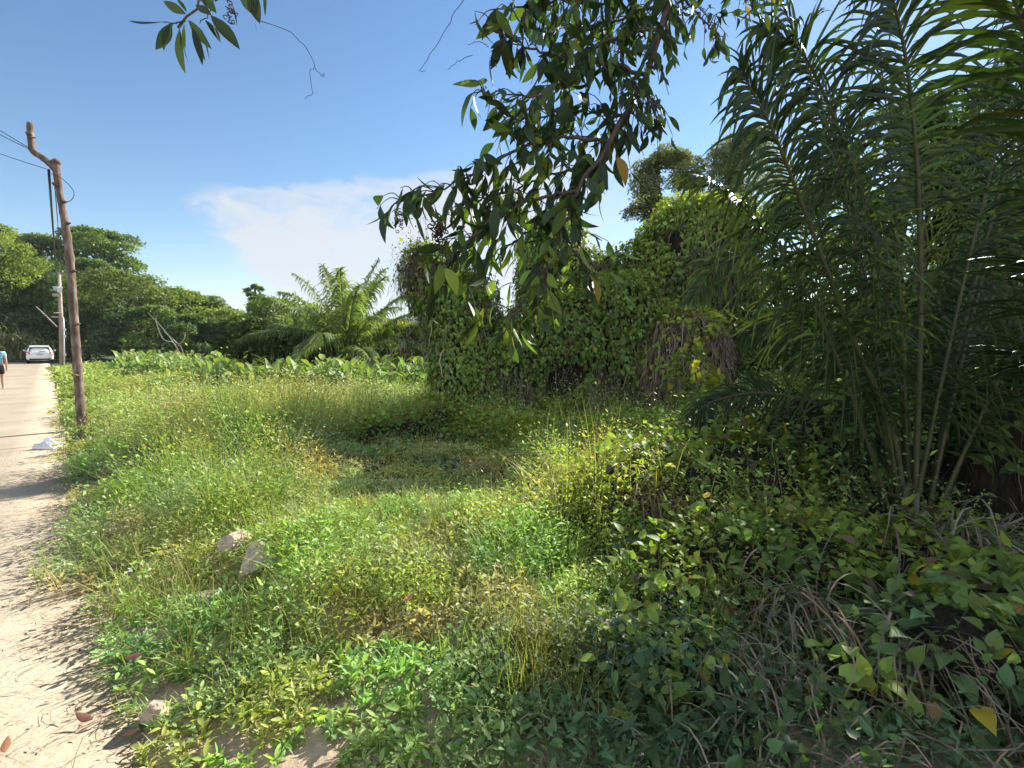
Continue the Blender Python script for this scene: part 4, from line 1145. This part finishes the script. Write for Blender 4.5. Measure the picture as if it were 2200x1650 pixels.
for li, (pts, r) in enumerate(LIMB):
    n = 34; c = PP(pts, n); c[1:] += rng.normal(0, .006, (n - 1, 3))
    tubes(tg, c, np.linspace(r, max(r * .25, .0018), n), 7, (.12, .09, .07))
    if li == 14:
        continue
    ln = np.linalg.norm(np.diff(c, axis=0), axis=1).sum()
    nt_ = int(ln / .0172 * (.7 if li in (4, 5, 13) else 1.0 if li else .85))
    for j in range(nt_):
        u = (j + rng.random()) / nt_
        if li == 0 and u < .2: continue
        i = min(int(u * (n - 1)), n - 2); p0 = c[i]
        tl = rng.uniform(.06, .20) * (1.1 - .4 * u)
        dd = nz((unit(1) * .8 + np.array([[-.15, -.1, -.25]]) + nz((c[i + 1] - c[i])[None]) * .5))[0]
        tw = catmull([p0, p0 + dd * tl * .5 + [0, 0, .01], p0 + dd * tl + [0, 0, -.25 * tl]], 7)
        tubes(tg, tw, np.linspace(.0028, .0012, 7), 4, (.10, .075, .06), cap=False)
        m_ = rng.integers(1, 4)
        ii = rng.integers(2, 7, m_)
        big = .104 if pts[-1][0] < 1350 else .08
        if li in (6, 7, 15) or (li == 0 and u < .62 and rng.random() < .5): big = .066
        hang(tw[ii], m_, big, outd=dd)
# the small sprig at the upper left, leaf by leaf: base pixel, tip pixel, width share
SP = [((352, 47), (277, 47), .30), ((368, 50), (332, 106), .33), ((372, 50), (349, 108), .22), ((386, 60), (388, 157), .32), ((396, 52), (397, 106), .2), ((404, 42), (450, 104), .24), ((412, 58), (436, 138), .17), ((420, 66), (440, 130), .13),
      ((440, 42), (474, 92), .26), ((452, 32), (516, 100), .3), ((400, 30), (350, 2), .25), ((402, 26), (376, -8), .22), ((420, 10), (455, 34), .35), ((430, -8), (462, 24), .4), ((536, -20), (553, 46), .36), ((520, -30), (538, 28), .36), ((568, -30), (570, 36), .16),
      ((462, 5), (478, -30), .3), ((384, 64), (404, 140), .05), ((432, 60), (446, 128), .05), ((455, 48), (477, 100), .05), ((500, 10), (512, 52), .06), ((545, 45), (553, 68), .06)]
for a, b, wr in SP:
    p0 = P(a[0], a[1], 1.5); p1 = P(b[0], b[1], 1.5 + rng.uniform(-.02, .02)); d = p1 - p0; L = np.linalg.norm(d)
    nr = -FW + .45 * rng.normal(size=3)
    leaves(lg, FALC, p0[None], d[None], nr[None], L, L * wr * 1.05, varc((.03, .048, .02), 1, .2, .1), bend=rng.normal(.04, .06), fold=.2, sick=rng.normal(0, .1))
for pts, r in (([(390, 48, 1.5), (372, 50, 1.5), (350, 47, 1.5)], .0022), ([(400, 40, 1.5), (384, 62, 1.5)], .0018), ([(470, -15, 1.53), (445, 35, 1.5), (430, 50, 1.5)], .002), ([(480, -30, 1.55), (540, -30, 1.5), (565, -40, 1.5)], .0025),
               ([(560, 45, 1.5), (610, 62, 1.5), (645, 90, 1.5), (668, 120, 1.5), (678, 145, 1.5), (664, 155, 1.5), (670, 185, 1.5), (668, 200, 1.5), (655, 214, 1.5)], .0011), ([(678, 145, 1.5), (690, 162, 1.5), (696, 160, 1.5)], .001),
               ([(1000, -5, 2), (975, 30, 2), (955, 70, 2), (925, 120, 2), (903, 152, 2), (915, 153, 2)], .0016), ([(1015, 118, 2), (985, 132, 2), (962, 150, 2)], .0014), ([(1050, 100, 2), (1030, 90, 2), (1005, 95, 2)], .0016),
               ([(540, -30, 1.5), (552, 20, 1.5), (560, 45, 1.5)], .0014)):
    c = PP(pts, 18); c[1:-1] += rng.normal(0, .0022, (16, 3)); tubes(tg, c, np.linspace(r, r * .6, 18), 5, (.09, .07, .055), cap=False)
tg.build('branch', M_twig, ot, smooth=True)
lg.build('leaf_spray', M_gloss, ot)
# twisted dry pods
for k_, (px, py, d, n, s) in enumerate(((857, 470, 2.0, 26, .02), (945, 495, 2.05, 50, .032), (494, 28, 1.5, 18, .016), (1045, 205, 2.0, 10, .014), (1085, 100, 2.2, 14, .018))):
    g = Geo(); c = P(px, py, d)
    for _ in range(n):
        o_ = c + rng.normal(0, 1, 3) * np.array([s * .45, s * .45, s]); th = np.linspace(0, rng.uniform(4, 8), 14); rr = s * .28
        A = nz(rng.normal(size=(1, 3)))[0]; Bv = nz(np.cross(A, rng.normal(size=3))[None])[0]
        tubes(g, o_ + rr * (np.cos(th)[:, None] * A + np.sin(th)[:, None] * Bv) + np.linspace(0, s * .5, 14)[:, None] * np.cross(A, Bv), s * .085, 4, varc((.09, .045, .03), 1, .3, .1)[0], cap=False)
    g.build('seed_pod_cluster', M_twig, ot)

# ------------------------------------------------------------------ crooked timber pole
pbse = P(178, 925, 9.5); pbse[2] = 0
pole = thing('crooked_pole', pbse, 'crooked brown timber pole with a forked top beside the lane', 'utility pole')


def knobbly(g, pts, n, r0, r1, seed):
    c = PP(pts, n); rr = np.linspace(r0, r1, n) * (1 + .10 * (noise3(c + seed, 5) - .5) * 2)
    for kx in rng.integers(2, n - 2, max(3, n // 5)): rr[kx] *= 1.1
    tubes(g, c, rr, 14, (1, 1, 1)); return c
M_pole = noisy_mat('weathered_timber', (.075, .05, .036), (.30, .24, .185), 9, .9, .9, c3=(.155, .105, .075), stretch=(1.4, 1.4, .45))
g = Geo()
mc = knobbly(g, [(180, 950, 9.5), (175, 900, 9.5), (163, 740, 9.5), (150, 560, 9.5), (138, 470, 9.5), (126, 400, 9.5), (119, 345, 9.5)], 60, .076, .056, 0)
tubes(g, PP([(119, 352, 9.5), (120, 347, 9.5), (119, 340, 9.5)], 6), np.array([.062, .075, .08, .07, .045, .012]), 12, (1, 1, 1))
g.build('shaft', M_pole, pole, smooth=True)
g = Geo(); knobbly(g, [(120, 366, 9.5), (108, 352, 9.5), (90, 338, 9.5), (72, 325, 9.5), (67, 305, 9.5), (65, 285, 9.5), (64, 264, 9.5)], 30, .058, .048, 5)
g.build('forked_limb', M_pole, pole, smooth=True)
for i, (i0, sgn) in enumerate(((8, 1), (16, -1), (22, 1), (28, 1), (33, -1), (38, 1), (44, 1), (50, -1))):
    g = Geo(); p0 = mc[i0]; tubes(g, np.array([p0, p0 + RT * .085 * sgn - FW * .02, p0 + RT * .115 * sgn + [0, 0, .012]]), [.03, .024, .01], 7, (1, 1, 1)); g.build('branch_stub', M_pole, pole, smooth=True)
for a, b in (((68, 288), (54, 284)), ((66, 296), (76, 296)), ((124, 398), (114, 398))):
    g = Geo(); tubes(g, np.array([P(*a, 9.45), P(*b, 9.42)]), [.014, .011], 6, (1, 1, 1)); g.build('peg', M_pole, pole, smooth=True)
M_cable = plain_mat('cable_black', (.02, .02, .024), .5, .4)
g = Geo(); th = np.linspace(0, 6.28, 16)
tubes(g, np.stack([.075 * np.cos(th), .075 * np.sin(th), .02 * np.sin(th)], 1) + P(121, 374, 9.5), .007, 5, (1, 1, 1)); g.build('red_tie', plain_mat('red_tape', (.45, .1, .08), .6), pole)
# second pole with boxes
p2 = P(133, 785, 39); p2[2] = 0; M_pole2 = noisy_mat('grey_timber', (.26, .19, .14), (.46, .37, .29), 4, .9, .5, stretch=(1, 1, .2))


def Q(px, py, d=39): return P(px, py, d)


up2 = thing('utility_pole', p2, 'distant pale utility pole with meter boxes and short crossarm', 'utility pole')
g = Geo(); tubes(g, np.array([p2 - [0, 0, .3], Q(131, 680), Q(127, 588)]), [.16, .13, .10], 10, (1, 1, 1)); g.build('shaft', M_pole2, up2, smooth=True)


def box(name, c, sz, mat, parent, yaw=None, bev=.02):
    bm = bmesh.new(); bmesh.ops.create_cube(bm, size=1)
    bmesh.ops.scale(bm, vec=sz, verts=bm.verts); bmesh.ops.bevel(bm, geom=bm.edges[:], offset=min(bev, min(sz) * .3), segments=2, affect='EDGES')
    ya = math.atan2(c[0], c[1]) * -1 if yaw is None else yaw
    bmesh.ops.rotate(bm, verts=bm.verts, cent=(0, 0, 0), matrix=__import__('mathutils').Matrix.Rotation(ya, 3, 'Z'))
    bmesh.ops.translate(bm, verts=bm.verts, vec=Vector(c) - Vector(parent.location))
    me = bpy.data.meshes.new(name); bm.to_mesh(me); bm.free(); me.materials.append(mat)
    o = bpy.data.objects.new(name, me); COL.objects.link(o); o.parent = parent; return o


M_box = plain_mat('box_grey', (.55, .53, .48), .6); M_boxw = plain_mat('box_white', (.7, .7, .68), .5); M_tan = plain_mat('board_tan', (.45, .36, .24), .8)
box('crossarm', Q(128, 588, 38.8), (.85, .1, .1), M_pole2, up2)
for px in (121, 135): box('insulator', Q(px, 583, 38.8), (.09, .09, .16), M_boxw, up2)
box('crossarm', Q(124, 617, 38.7), (.6, .1, .1), M_boxw, up2)
box('meter_box', Q(128, 623, 38.65), (.3, .22, .36), M_boxw, up2); box('meter_box', Q(119, 620, 38.65), (.22, .2, .3), M_box, up2)
box('board', Q(122, 634, 38.6), (.5, .06, .24), M_tan, up2)
box('lamp_bracket', Q(123, 672, 38.7), (.42, .1, .08), M_boxw, up2); box('lamp_shade', Q(118, 681, 38.6), (.42, .3, .1), M_tan, up2)
for px, py in ((139, 708), (139, 722), (139, 762)): box('insulator', Q(px, py, 38.8), (.16, .12, .2), M_boxw, up2)
g = Geo(); tubes(g, np.array([Q(138, 785), Q(137, 700), Q(136, 682)]), [.05, .05, .04], 7, (1, 1, 1)); g.build('conduit', M_boxw, up2, smooth=True)
g = Geo(); tubes(g, np.array([Q(122, 702), Q(100, 680), Q(77, 658)]), [.05, .045, .03], 6, (1, 1, 1)); g.build('brace', M_pole2, up2, smooth=True)


def cable(label, a, b, sag, r, n=26, group=None):
    t = np.linspace(0, 1, n)[:, None]; c = a * (1 - t) + b * t; c[:, 2] -= sag * 4 * (t * (1 - t))[:, 0]
    g = Geo(); tubes(g, c, r, 5, (1, 1, 1)); return tag(g.build('cable', M_cable, smooth=True), label, 'cable', group)


fk = P(66, 322, 9.45); GCB = 'cables tied to the crooked pole'
cable('uppermost black cable running off left from the pole fork', fk + [0, 0, .02], P(-500, -70, 9), .12, .007, group=GCB)
cable('middle black cable running off left from the pole fork', fk, P(-500, -20, 9), .14, .007, group=GCB)
cable('lowest black cable running off left from below the pole fork', P(100, 363, 9.45), P(-500, 110, 9), .14, .006, group=GCB)
cable('left strand of the slack cable pair linking both poles', P(103, 364, 9.45), Q(121, 590, 38.8), .55, .012, group=GCB)
cable('right strand of the slack cable pair linking both poles', P(106, 364, 9.45), Q(122, 590, 38.8), .75, .012, group=GCB)
cable('thin single cable hanging between the poles beside the shaft', P(118, 400, 9.45), Q(133, 592, 38.8), .45, .009, group=GCB)
cable('upper wire from the far pole over to the reeds', Q(120, 671, 38.6), P(-200, 700, 36), .3, .014)
cable('lower wire from the far pole over to the reeds', Q(118, 676, 38.6), P(-200, 706, 36), .3, .014)
g = Geo(); tubes(g, PP([(118, 375, 9.42), (135, 385, 9.4), (155, 405, 9.4), (159, 420, 9.4), (150, 432, 9.4), (136, 433, 9.4), (124, 420, 9.4), (117, 404, 9.4)], 30), .006, 5, (1, 1, 1))
tag(g.build('cable_loop', M_cable, smooth=True), 'loose cable loop sticking out right of the crooked pole', 'cable')

# ------------------------------------------------------------------ white car, seen from behind
cc = P(84, 740, 42.0); cc[2] = .02
YAW = A_R                                   # local +Y = along the lane
car = thing('parked_car', cc, 'white hatchback car parked at the end of the lane', 'car')
car.rotation_euler = (0, 0, YAW)
M_paint = plain_mat('white_paint', (.80, .80, .80), .25, .5, coat=.6, mott=.01); M_glass = plain_mat('dark_glass', (.02, .022, .025), .08, .6, mott=.05)
M_red = plain_mat('tail_lamp_red', (.35, .03, .03), .2, .6); M_blk = plain_mat('rubber_black', (.02, .02, .02), .8, .2); M_rim = plain_mat('rim_grey', (.45, .45, .46), .35, .5, metal=.7); M_plate = plain_mat('plate_grey', (.42, .42, .44), .5)


def lmesh(name, V, Fc, mat, parent, smooth=True):
    me = bpy.data.meshes.new(name); me.from_pydata([tuple(map(float, v)) for v in V], [], Fc); me.update()
    me.materials.append(mat); o = bpy.data.objects.new(name, me); COL.objects.link(o); o.parent = parent
    if smooth: me.polygons.foreach_set('use_smooth', np.ones(len(me.polygons), bool))
    return o


# stations along the length: y, half width low / belt / roof, z bottom, belt, roof
stn = [(0.00, .72, .74, .66, .42, .80, .86), (.06, .80, .82, .70, .30, .90, 1.00), (.22, .84, .85, .66, .24, .96, 1.30), (.42, .85, .86, .62, .24, .97, 1.45), (1.0, .85, .86, .61, .24, .96, 1.49), (1.9, .85, .86, .61, .24, .94, 1.47), (2.5, .85, .85, .62, .24, .93, 1.30),
       (3.05, .85, .84, .70, .24, .92, .99), (3.6, .83, .80, .70, .24, .84, .88), (3.95, .74, .72, .62, .28, .70, .74), (4.08, .60, .60, .5, .36, .6, .62)]
V = []; nsec = 0
for (y, wl, wb, wr, zb, zl, zr) in stn:
    half = [(wl * .9, zb), (wl, zb + .12), (wb, (zb + zl) / 2 + .05), (wb * .985, zl), (wr + (wb - wr) * .35, zl + (zr - zl) * .6), (wr, zr - .05), (wr * .85, zr), (wr * .4, zr + .015)]
    sec = [(x, y, z) for x, z in half] + [(-x, y, z) for x, z in half[::-1]]
    nsec = len(sec); V += sec
Fc = [(i * nsec + j, i * nsec + (j + 1) % nsec, (i + 1) * nsec + (j + 1) % nsec, (i + 1) * nsec + j) for i in range(len(stn) - 1) for j in range(nsec)]
Fc += [tuple(range(nsec))[::-1], tuple((len(stn) - 1) * nsec + j for j in range(nsec))]
body = lmesh('body', V, Fc, M_paint, car)
md = body.modifiers.new('sub', 'SUBSURF'); md.levels = md.render_levels = 2


def panel(name, pts, mat, parent, nrm, th=.012):
    """slightly raised plate with its own thickness"""
    a = np.array(pts, float); nn = np.array(nrm, float); nn /= np.linalg.norm(nn); k = len(a)
    Vv = list(a + nn * th) + list(a - nn * th * 3); Ff = [tuple(range(k)), tuple(range(2 * k - 1, k - 1, -1))] + [(i, k + i, k + (i + 1) % k, (i + 1) % k) for i in range(k)]
    return lmesh(name, Vv, Ff, mat, parent, False)


panel('rear_window', [(-.66, .09, 1.0), (-.3, .055, .95), (.3, .055, .95), (.66, .09, 1.0), (.585, .27, 1.33), (.3, .285, 1.375), (-.3, .285, 1.375), (-.585, .27, 1.33)], M_glass, car, (0, -1, .5), .02)
panel('spoiler', [(-.6, .17, 1.40), (.6, .17, 1.40), (.6, .5, 1.475), (-.6, .5, 1.475)], M_paint, car, (0, -.2, 1), .02)
for s in (-1, 1):
    panel('tail_light', [(s * .83, .06, .72), (s * .58, -.005, .80), (s * .60, .02, .93), (s * .80, .10, 1.0), (s * .86, .22, .98), (s * .865, .24, .82)], M_red, car, (s * .45, -1, .1), .03)
    for (y0, y1) in ((.62, 1.5), (1.58, 2.5)):
        panel('side_window', [(s * .845, y0, 1.0), (s * .845, y1, .99), (s * .70, min(y1, 2.25), 1.36), (s * .69, y0 + .12, 1.38)], M_glass, car, (s, 0, .4), .015)
    mir = panel('wing_mirror', [(s * .88, 2.45, 1.0), (s * 1.04, 2.45, 1.02), (s * 1.04, 2.45, 1.16), (s * .9, 2.45, 1.14)], M_paint, car, (0, -1, 0), .04)
    for y in (.68, 3.3):
        gx = Geo(); th = np.linspace(0, 2 * math.pi, 33)
        ring = np.stack([0 * th + s * .75, y + .225 * np.cos(th), .305 + .225 * np.sin(th)], 1)
        wh = bpy.data.objects.new('wheel', None); COL.objects.link(wh); wh.parent = car; wh.location = (0, 0, 0)
        Vt, Ft = [], []
        prof = [(.70, .2), (.655, .26), (.66, .305), (.75, .31), (.835, .305), (.845, .26), (.82, .2)]
        for x_, r_ in prof: Vt += [(s * x_, y + r_ * math.cos(a), .305 + r_ * math.sin(a)) for a in th[:-1]]
        for i in range(len(prof) - 1): Ft += [(i * 32 + j, i * 32 + (j + 1) % 32, (i + 1) * 32 + (j + 1) % 32, (i + 1) * 32 + j) for j in range(32)]
        lmesh('tyre', Vt, Ft, M_blk, wh)
        lmesh('rim', [(s * .83, y + .2 * math.cos(a), .305 + .2 * math.sin(a)) for a in th[:-1]] + [(s * .80, y, .305)], [(j, (j + 1) % 32, 32) for j in range(32)], M_rim, wh)
panel('number_plate', [(-.2, -.012, .70), (.2, -.012, .70), (.2, -.002, .81), (-.2, -.002, .81)], M_plate, car, (0, -1, .1), .012)
panel('bumper_trim', [(-.62, .0, .30), (.62, .0, .30), (.66, -.005, .42), (-.66, -.005, .42)], M_blk, car, (0, -1, 0), .03)
panel('wiper', [(-.02, .07, 1.0), (.36, .075, 1.02), (.36, .08, 1.035), (-.02, .08, 1.02)], M_blk, car, (0, -1, .5), .035)
panel('badge', [(-.05, .02, .875), (.05, .02, .875), (.05, .03, .915), (-.05, .03, .915)], M_rim, car, (0, -1, .2), .012)
panel('tailgate_garnish', [(-.3, .0, .825), (.3, .0, .825), (.3, .01, .85), (-.3, .01, .85)], M_rim, car, (0, -1, .2), .012)

# ------------------------------------------------------------------ person walking up the lane
pp = P(-8, 740, 18.0); pp[2] = .02
per = thing('person', pp, 'person in a light blue T-shirt and dark shorts walking up the lane', 'person')
per.rotation_euler = (0, 0, A_R)
M_skin = plain_mat('skin', (.42, .25, .17), .5, .3, mott=.04, scale=60); M_shirt = noisy_mat('shirt_blue', (.22, .46, .56), (.30, .56, .66), 9, .85, .3); M_short = plain_mat('shorts_dark', (.02, .022, .03), .85, .2); M_hair = plain_mat('hair', (.02, .015, .012), .6, .3); M_shoe = plain_mat('shoe_pale', (.6, .55, .48), .7)


def skin_obj(name, joints, edges, mat, parent, sub=2):
    me = bpy.data.meshes.new(name); me.from_pydata([j[:3] for j in joints], edges, []); o = bpy.data.objects.new(name + '_tmp', me); COL.objects.link(o)
    md = o.modifiers.new('skin', 'SKIN'); md.use_smooth_shade = True
    for i, j in enumerate(joints): me.skin_vertices[0].data[i].radius = (j[3], j[4] if len(j) > 4 else j[3])
    me.skin_vertices[0].data[0].use_root = True
    s = o.modifiers.new('sub', 'SUBSURF'); s.levels = s.render_levels = sub
    dg = bpy.context.evaluated_depsgraph_get(); m2 = bpy.data.meshes.new_from_object(o.evaluated_get(dg)); m2.name = name
    bpy.data.objects.remove(o); m2.materials.clear(); m2.materials.append(mat)
    r = bpy.data.objects.new(name, m2); COL.objects.link(r); r.parent = parent; return r


# local axes: +Y walking direction, height 1.58 m, right leg forward
J = [(0, 0, .86, .13, .095), (0, .01, 1.05, .115, .085), (0, .015, 1.22, .14, .09), (0, .01, 1.31, .10, .075), (0, .015, 1.36, .05), (0, .03, 1.43, .072, .082), (0, .03, 1.51, .076, .088),
     (.075, .03, .78, .085), (.085, .12, .46, .055), (.085, .10, .30, .052), (.085, .06, .09, .034), (.09, .16, .035, .032, .026),
     (-.075, -.02, .78, .085), (-.085, -.04, .46, .055), (-.085, -.14, .30, .052), (-.085, -.28, .12, .034), (-.09, -.22, .035, .032, .026),
     (.165, .01, 1.29, .055), (.205, -.05, 1.05, .042), (.215, -.03, .88, .032), (.215, .03, .76, .026), (.213, .05, .70, .028), (.212, .055, .655, .02),
     (-.165, .01, 1.29, .055), (-.205, .06, 1.05, .042), (-.212, .16, .90, .032), (-.205, .24, .82, .026), (-.202, .28, .785, .028), (-.2, .31, .755, .02)]
E = [(0, 1), (1, 2), (2, 3), (3, 4), (4, 5), (5, 6), (0, 7), (7, 8), (8, 9), (9, 10), (10, 11), (0, 12), (12, 13), (13, 14), (14, 15), (15, 16), (2, 17), (17, 18), (18, 19), (19, 20), (20, 21), (21, 22), (2, 23), (23, 24), (24, 25), (25, 26), (26, 27), (27, 28)]
bod = skin_obj('body', J, E, M_skin, per)
skin_obj('shirt', [(0, 0, .84, .15, .115), (0, .01, 1.05, .14, .108), (0, .015, 1.22, .155, .105), (0, .012, 1.315, .10, .08), (.17, .01, 1.285, .068), (.198, -.025, 1.13, .06), (-.17, .01, 1.285, .068), (-.198, .035, 1.13, .06)], [(0, 1), (1, 2), (2, 3), (2, 4), (4, 5), (2, 6), (6, 7)], M_shirt, per)
skin_obj('shorts', [(0, 0, .90, .145, .11), (0, 0, .80, .14, .11), (.08, .05, .70, .088), (.084, .10, .52, .078), (-.08, -.02, .70, .088), (-.084, -.04, .52, .078)], [(0, 1), (1, 2), (2, 3), (1, 4), (4, 5)], M_short, per)
skin_obj('hair', [(0, .0, 1.47, .075, .075), (0, .015, 1.535, .082, .09), (0, -.03, 1.43, .06, .04)], [(0, 1), (0, 2)], M_hair, per)
for s, y, z in ((1, .11, .03), (-1, -.25, .05)):
    skin_obj('shoe', [(s * .087, y - .06, z + .01, .04, .035), (s * .088, y + .03, z, .044, .032), (s * .09, y + .10, z - .005, .04, .024)], [(0, 1), (1, 2)], M_shoe, per)
    for a in range(4):      # fingers
        hx, hy, hz = (.212, .055, .655) if s == 1 else (-.2, .31, .755)
        skin_obj('finger', [(hx - s * .004, hy - .018 + a * .012, hz - .0, .008), (hx - s * .01, hy - .018 + a * .013, hz - .035, .007), (hx - s * .022, hy - .018 + a * .012, hz - .06, .006)], [(0, 1), (1, 2)], M_skin, bod, 1)
    skin_obj('thumb', [(hx - s * .012, hy + .02, hz + .035, .009), (hx - s * .022, hy + .036, hz + .005, .008), (hx - s * .024, hy + .036, hz - .02, .006)], [(0, 1), (1, 2)], M_skin, bod, 1)
    skin_obj('ear', [(s * .075, .03, 1.44, .012, .02), (s * .08, .03, 1.46, .014, .02)], [(0, 1)], M_skin, bod, 1)
skin_obj('nose', [(0, .105, 1.46, .008), (0, .125, 1.435, .014), (0, .11, 1.425, .010)], [(0, 1), (1, 2)], M_skin, bod, 1)

# ------------------------------------------------------------------ rubble, litter
M_rock = noisy_mat('pale_rubble', (.30, .22, .145), (.60, .49, .36), 16, .95, .9, detail=12, bdist=.015)
def rock(px, py, wpx, label, hk=.6, seed=0, zoff=0.0, name='rubble_rock'):
    c = G(px, py, .05); d = c[1]; r = wpx / 2 / F * d
    bm = bmesh.new(); bmesh.ops.create_icosphere(bm, subdivisions=5, radius=1)
    co = np.array([v.co[:] for v in bm.verts]); s0 = np.array([seed * 3.7, seed * 1.3, 0])
    k = 1 + .5 * (noise3(co + s0, 1.3) - .5) + .22 * (noise3(co + s0, 3.5) - .5) + .10 * (noise3(co + s0, 9) - .5)
    for ax_ in unit(7):                                            # broken flat faces
        m_ = co @ ax_; k = np.where(m_ * k > .62, .62 / np.maximum(m_, .1), k)
    co = co * k[:, None] * np.array([r, r * .8, r * hk])
    for v, c_ in zip(bm.verts, co): v.co = c_
    me = bpy.data.meshes.new(name); bm.to_mesh(me); bm.free(); me.materials.append(M_rock)
    o = bpy.data.objects.new(name, me); COL.objects.link(o)
    o.location = (c[0], c[1], float(H(c[0], c[1])) - r * hk * .08 + zoff); o.rotation_euler = (0, 0, seed)
    return tag(o, label, 'rock', 'pale rubble among the weeds')
rock(560, 1258, 112, 'largest pale rubble lump half buried on the spoil heap', .6, 1, .07)
rock(335, 1535, 84, 'grey rounded concrete lump by the lane in the lower left', .7, 2, .05)
rock(445, 1310, 72, 'small pale rubble block below the largest lump', .7, 3, .06)
rock(500, 1225, 70, 'pale rubble piece up left of the largest lump', .6, 4, .12)
rock(525, 1068, 85, 'pale flat slab showing through weeds near the shaded hollow', .5, 5, .12)
rock(610, 1140, 70, 'pale rubble beside the blue scrap', .5, 6, .05)
rock(640, 1185, 60, 'sandy rubble lump right of the blue scrap', .5, 7, .03)
rock(370, 1600, 130, 'low sandy stone under leaves at the bottom left', .35, 8)
rock(700, 1560, 110, 'flat sandy stone among low herbs at the bottom', .25, 9)
rock(475, 1330, 55, 'small rubble chip touching the rubble block', .5, 10)

M_bag = leaf_mat('plastic_white', .35, .5, .3, (1, 1, 1))
def crumple(px, py, wpx, hpx, label, name, col, seed, cat):
    c = G(px, py, .04); d = c[1]; rx = wpx / 2 / F * d; rz = hpx / F * d
    n = 40; u = np.linspace(-1, 1, n); U, Vv = np.meshgrid(u, u, indexing='ij')
    rr = np.clip(1 - np.maximum(abs(U), abs(Vv)) ** 2, 0, 1)
    Z = rz * rr ** .6 * (.4 + 1.1 * np.abs(noise2(U, Vv, 2.2, seed) - .5) * 2 + .5 * noise2(U, Vv, 5, seed)) 
    Xx = U * rx * (1 + .3 * (noise2(U, Vv, 1.5, seed + 3) - .5)); Yy = Vv * rx * .8 * (1 + .3 * (noise2(U, Vv, 1.5, seed + 6) - .5))
    g = Geo(); g.add(np.stack([Xx + c[0], Yy + c[1], Z + .03], -1), col, [(i * n + j, (i + 1) * n + j, (i + 1) * n + j + 1, i * n + j + 1) for i in range(n - 1) for j in range(n - 1)])
    tag(g.build(name, M_bag, smooth=False), label, cat)
crumple(106, 960, 44, 14, 'crumpled white plastic bag lying at the lane edge by the pole', 'plastic_bag', (.78, .79, .82), 1, 'plastic bag')
crumple(575, 1125, 26, 18, 'small bright blue plastic scrap among the weeds', 'plastic_scrap', (.04, .35, .62), 5, 'litter')
crumple(980, 1360, 40, 14, 'dull blue plastic scrap half hidden in the grass', 'plastic_scrap', (.05, .12, .16), 9, 'litter')
# big fallen leaves on the lane
for k_, (px, py, L, ang, lb, cl_) in enumerate(((232, 1268, 0.105, .2, 'dark reddish dry leaf lying on the lane edge', (.16, .07, .055)), (270, 1482, 0.087, .1, 'reddish fallen leaf at the weeds in the lower left', (.32, .12, .09)), (200, 1556, 0.093, 2.9, 'brown fallen leaf near the bottom of the lane', (.24, .11, .075)),
                                        (262, 1590, 0.062, .4, 'small red brown leaf by the low sandy stone', (.3, .13, .08)), (868, 1380, 0.074, .9, 'reddish dry leaf caught in the grass', (.36, .16, .11)), (10, 1628, 0.087, 2.2, 'orange brown leaf at the bottom left corner', (.36, .16, .09)))):
    c = G(px, py, .03); c[2] = max(float(H(c[0], c[1])), .02) + (.03 if c[0] * RN[0] + c[1] * RN[1] < .15 else .16)
    g = Geo(); dd = np.array([[math.cos(ang), math.sin(ang), .12]])
    leaves(g, FALC, c[None], dd, np.array([[.2, -.5, 1.]]), L, L * .36, np.array([cl_]), bend=-.08, fold=-.25, sick=.12)
    tag(g.build('fallen_leaf', M_dry), lb, 'leaf', 'fallen leaves')

# ------------------------------------------------------------------ thin humid air, one closed box inside the sky
mh, nth, outh = new_mat('humid_air')
pv = nth.nodes.new('ShaderNodeVolumePrincipled'); pv.inputs['Color'].default_value = (.86, .92, 1, 1); pv.inputs['Density'].default_value = HAZE; pv.inputs['Anisotropy'].default_value = .2
nth.links.new(pv.outputs[0], outh.inputs['Volume'])
x0, x1, y0, y1, z0, z1 = -1400, 900, -60, 1300, -4.5, 95
Vh = [(x, y, z) for x in (x0, x1) for y in (y0, y1) for z in (z0, z1)]
mhz = bpy.data.meshes.new('haze'); mhz.from_pydata(Vh, [], [(0, 1, 3, 2), (4, 6, 7, 5), (0, 4, 5, 1), (2, 3, 7, 6), (0, 2, 6, 4), (1, 5, 7, 3)]); mhz.materials.append(mh)
hz = bpy.data.objects.new('haze', mhz); COL.objects.link(hz); tag(hz, 'thin humid air between the viewer and the hills', None, kind='stuff')
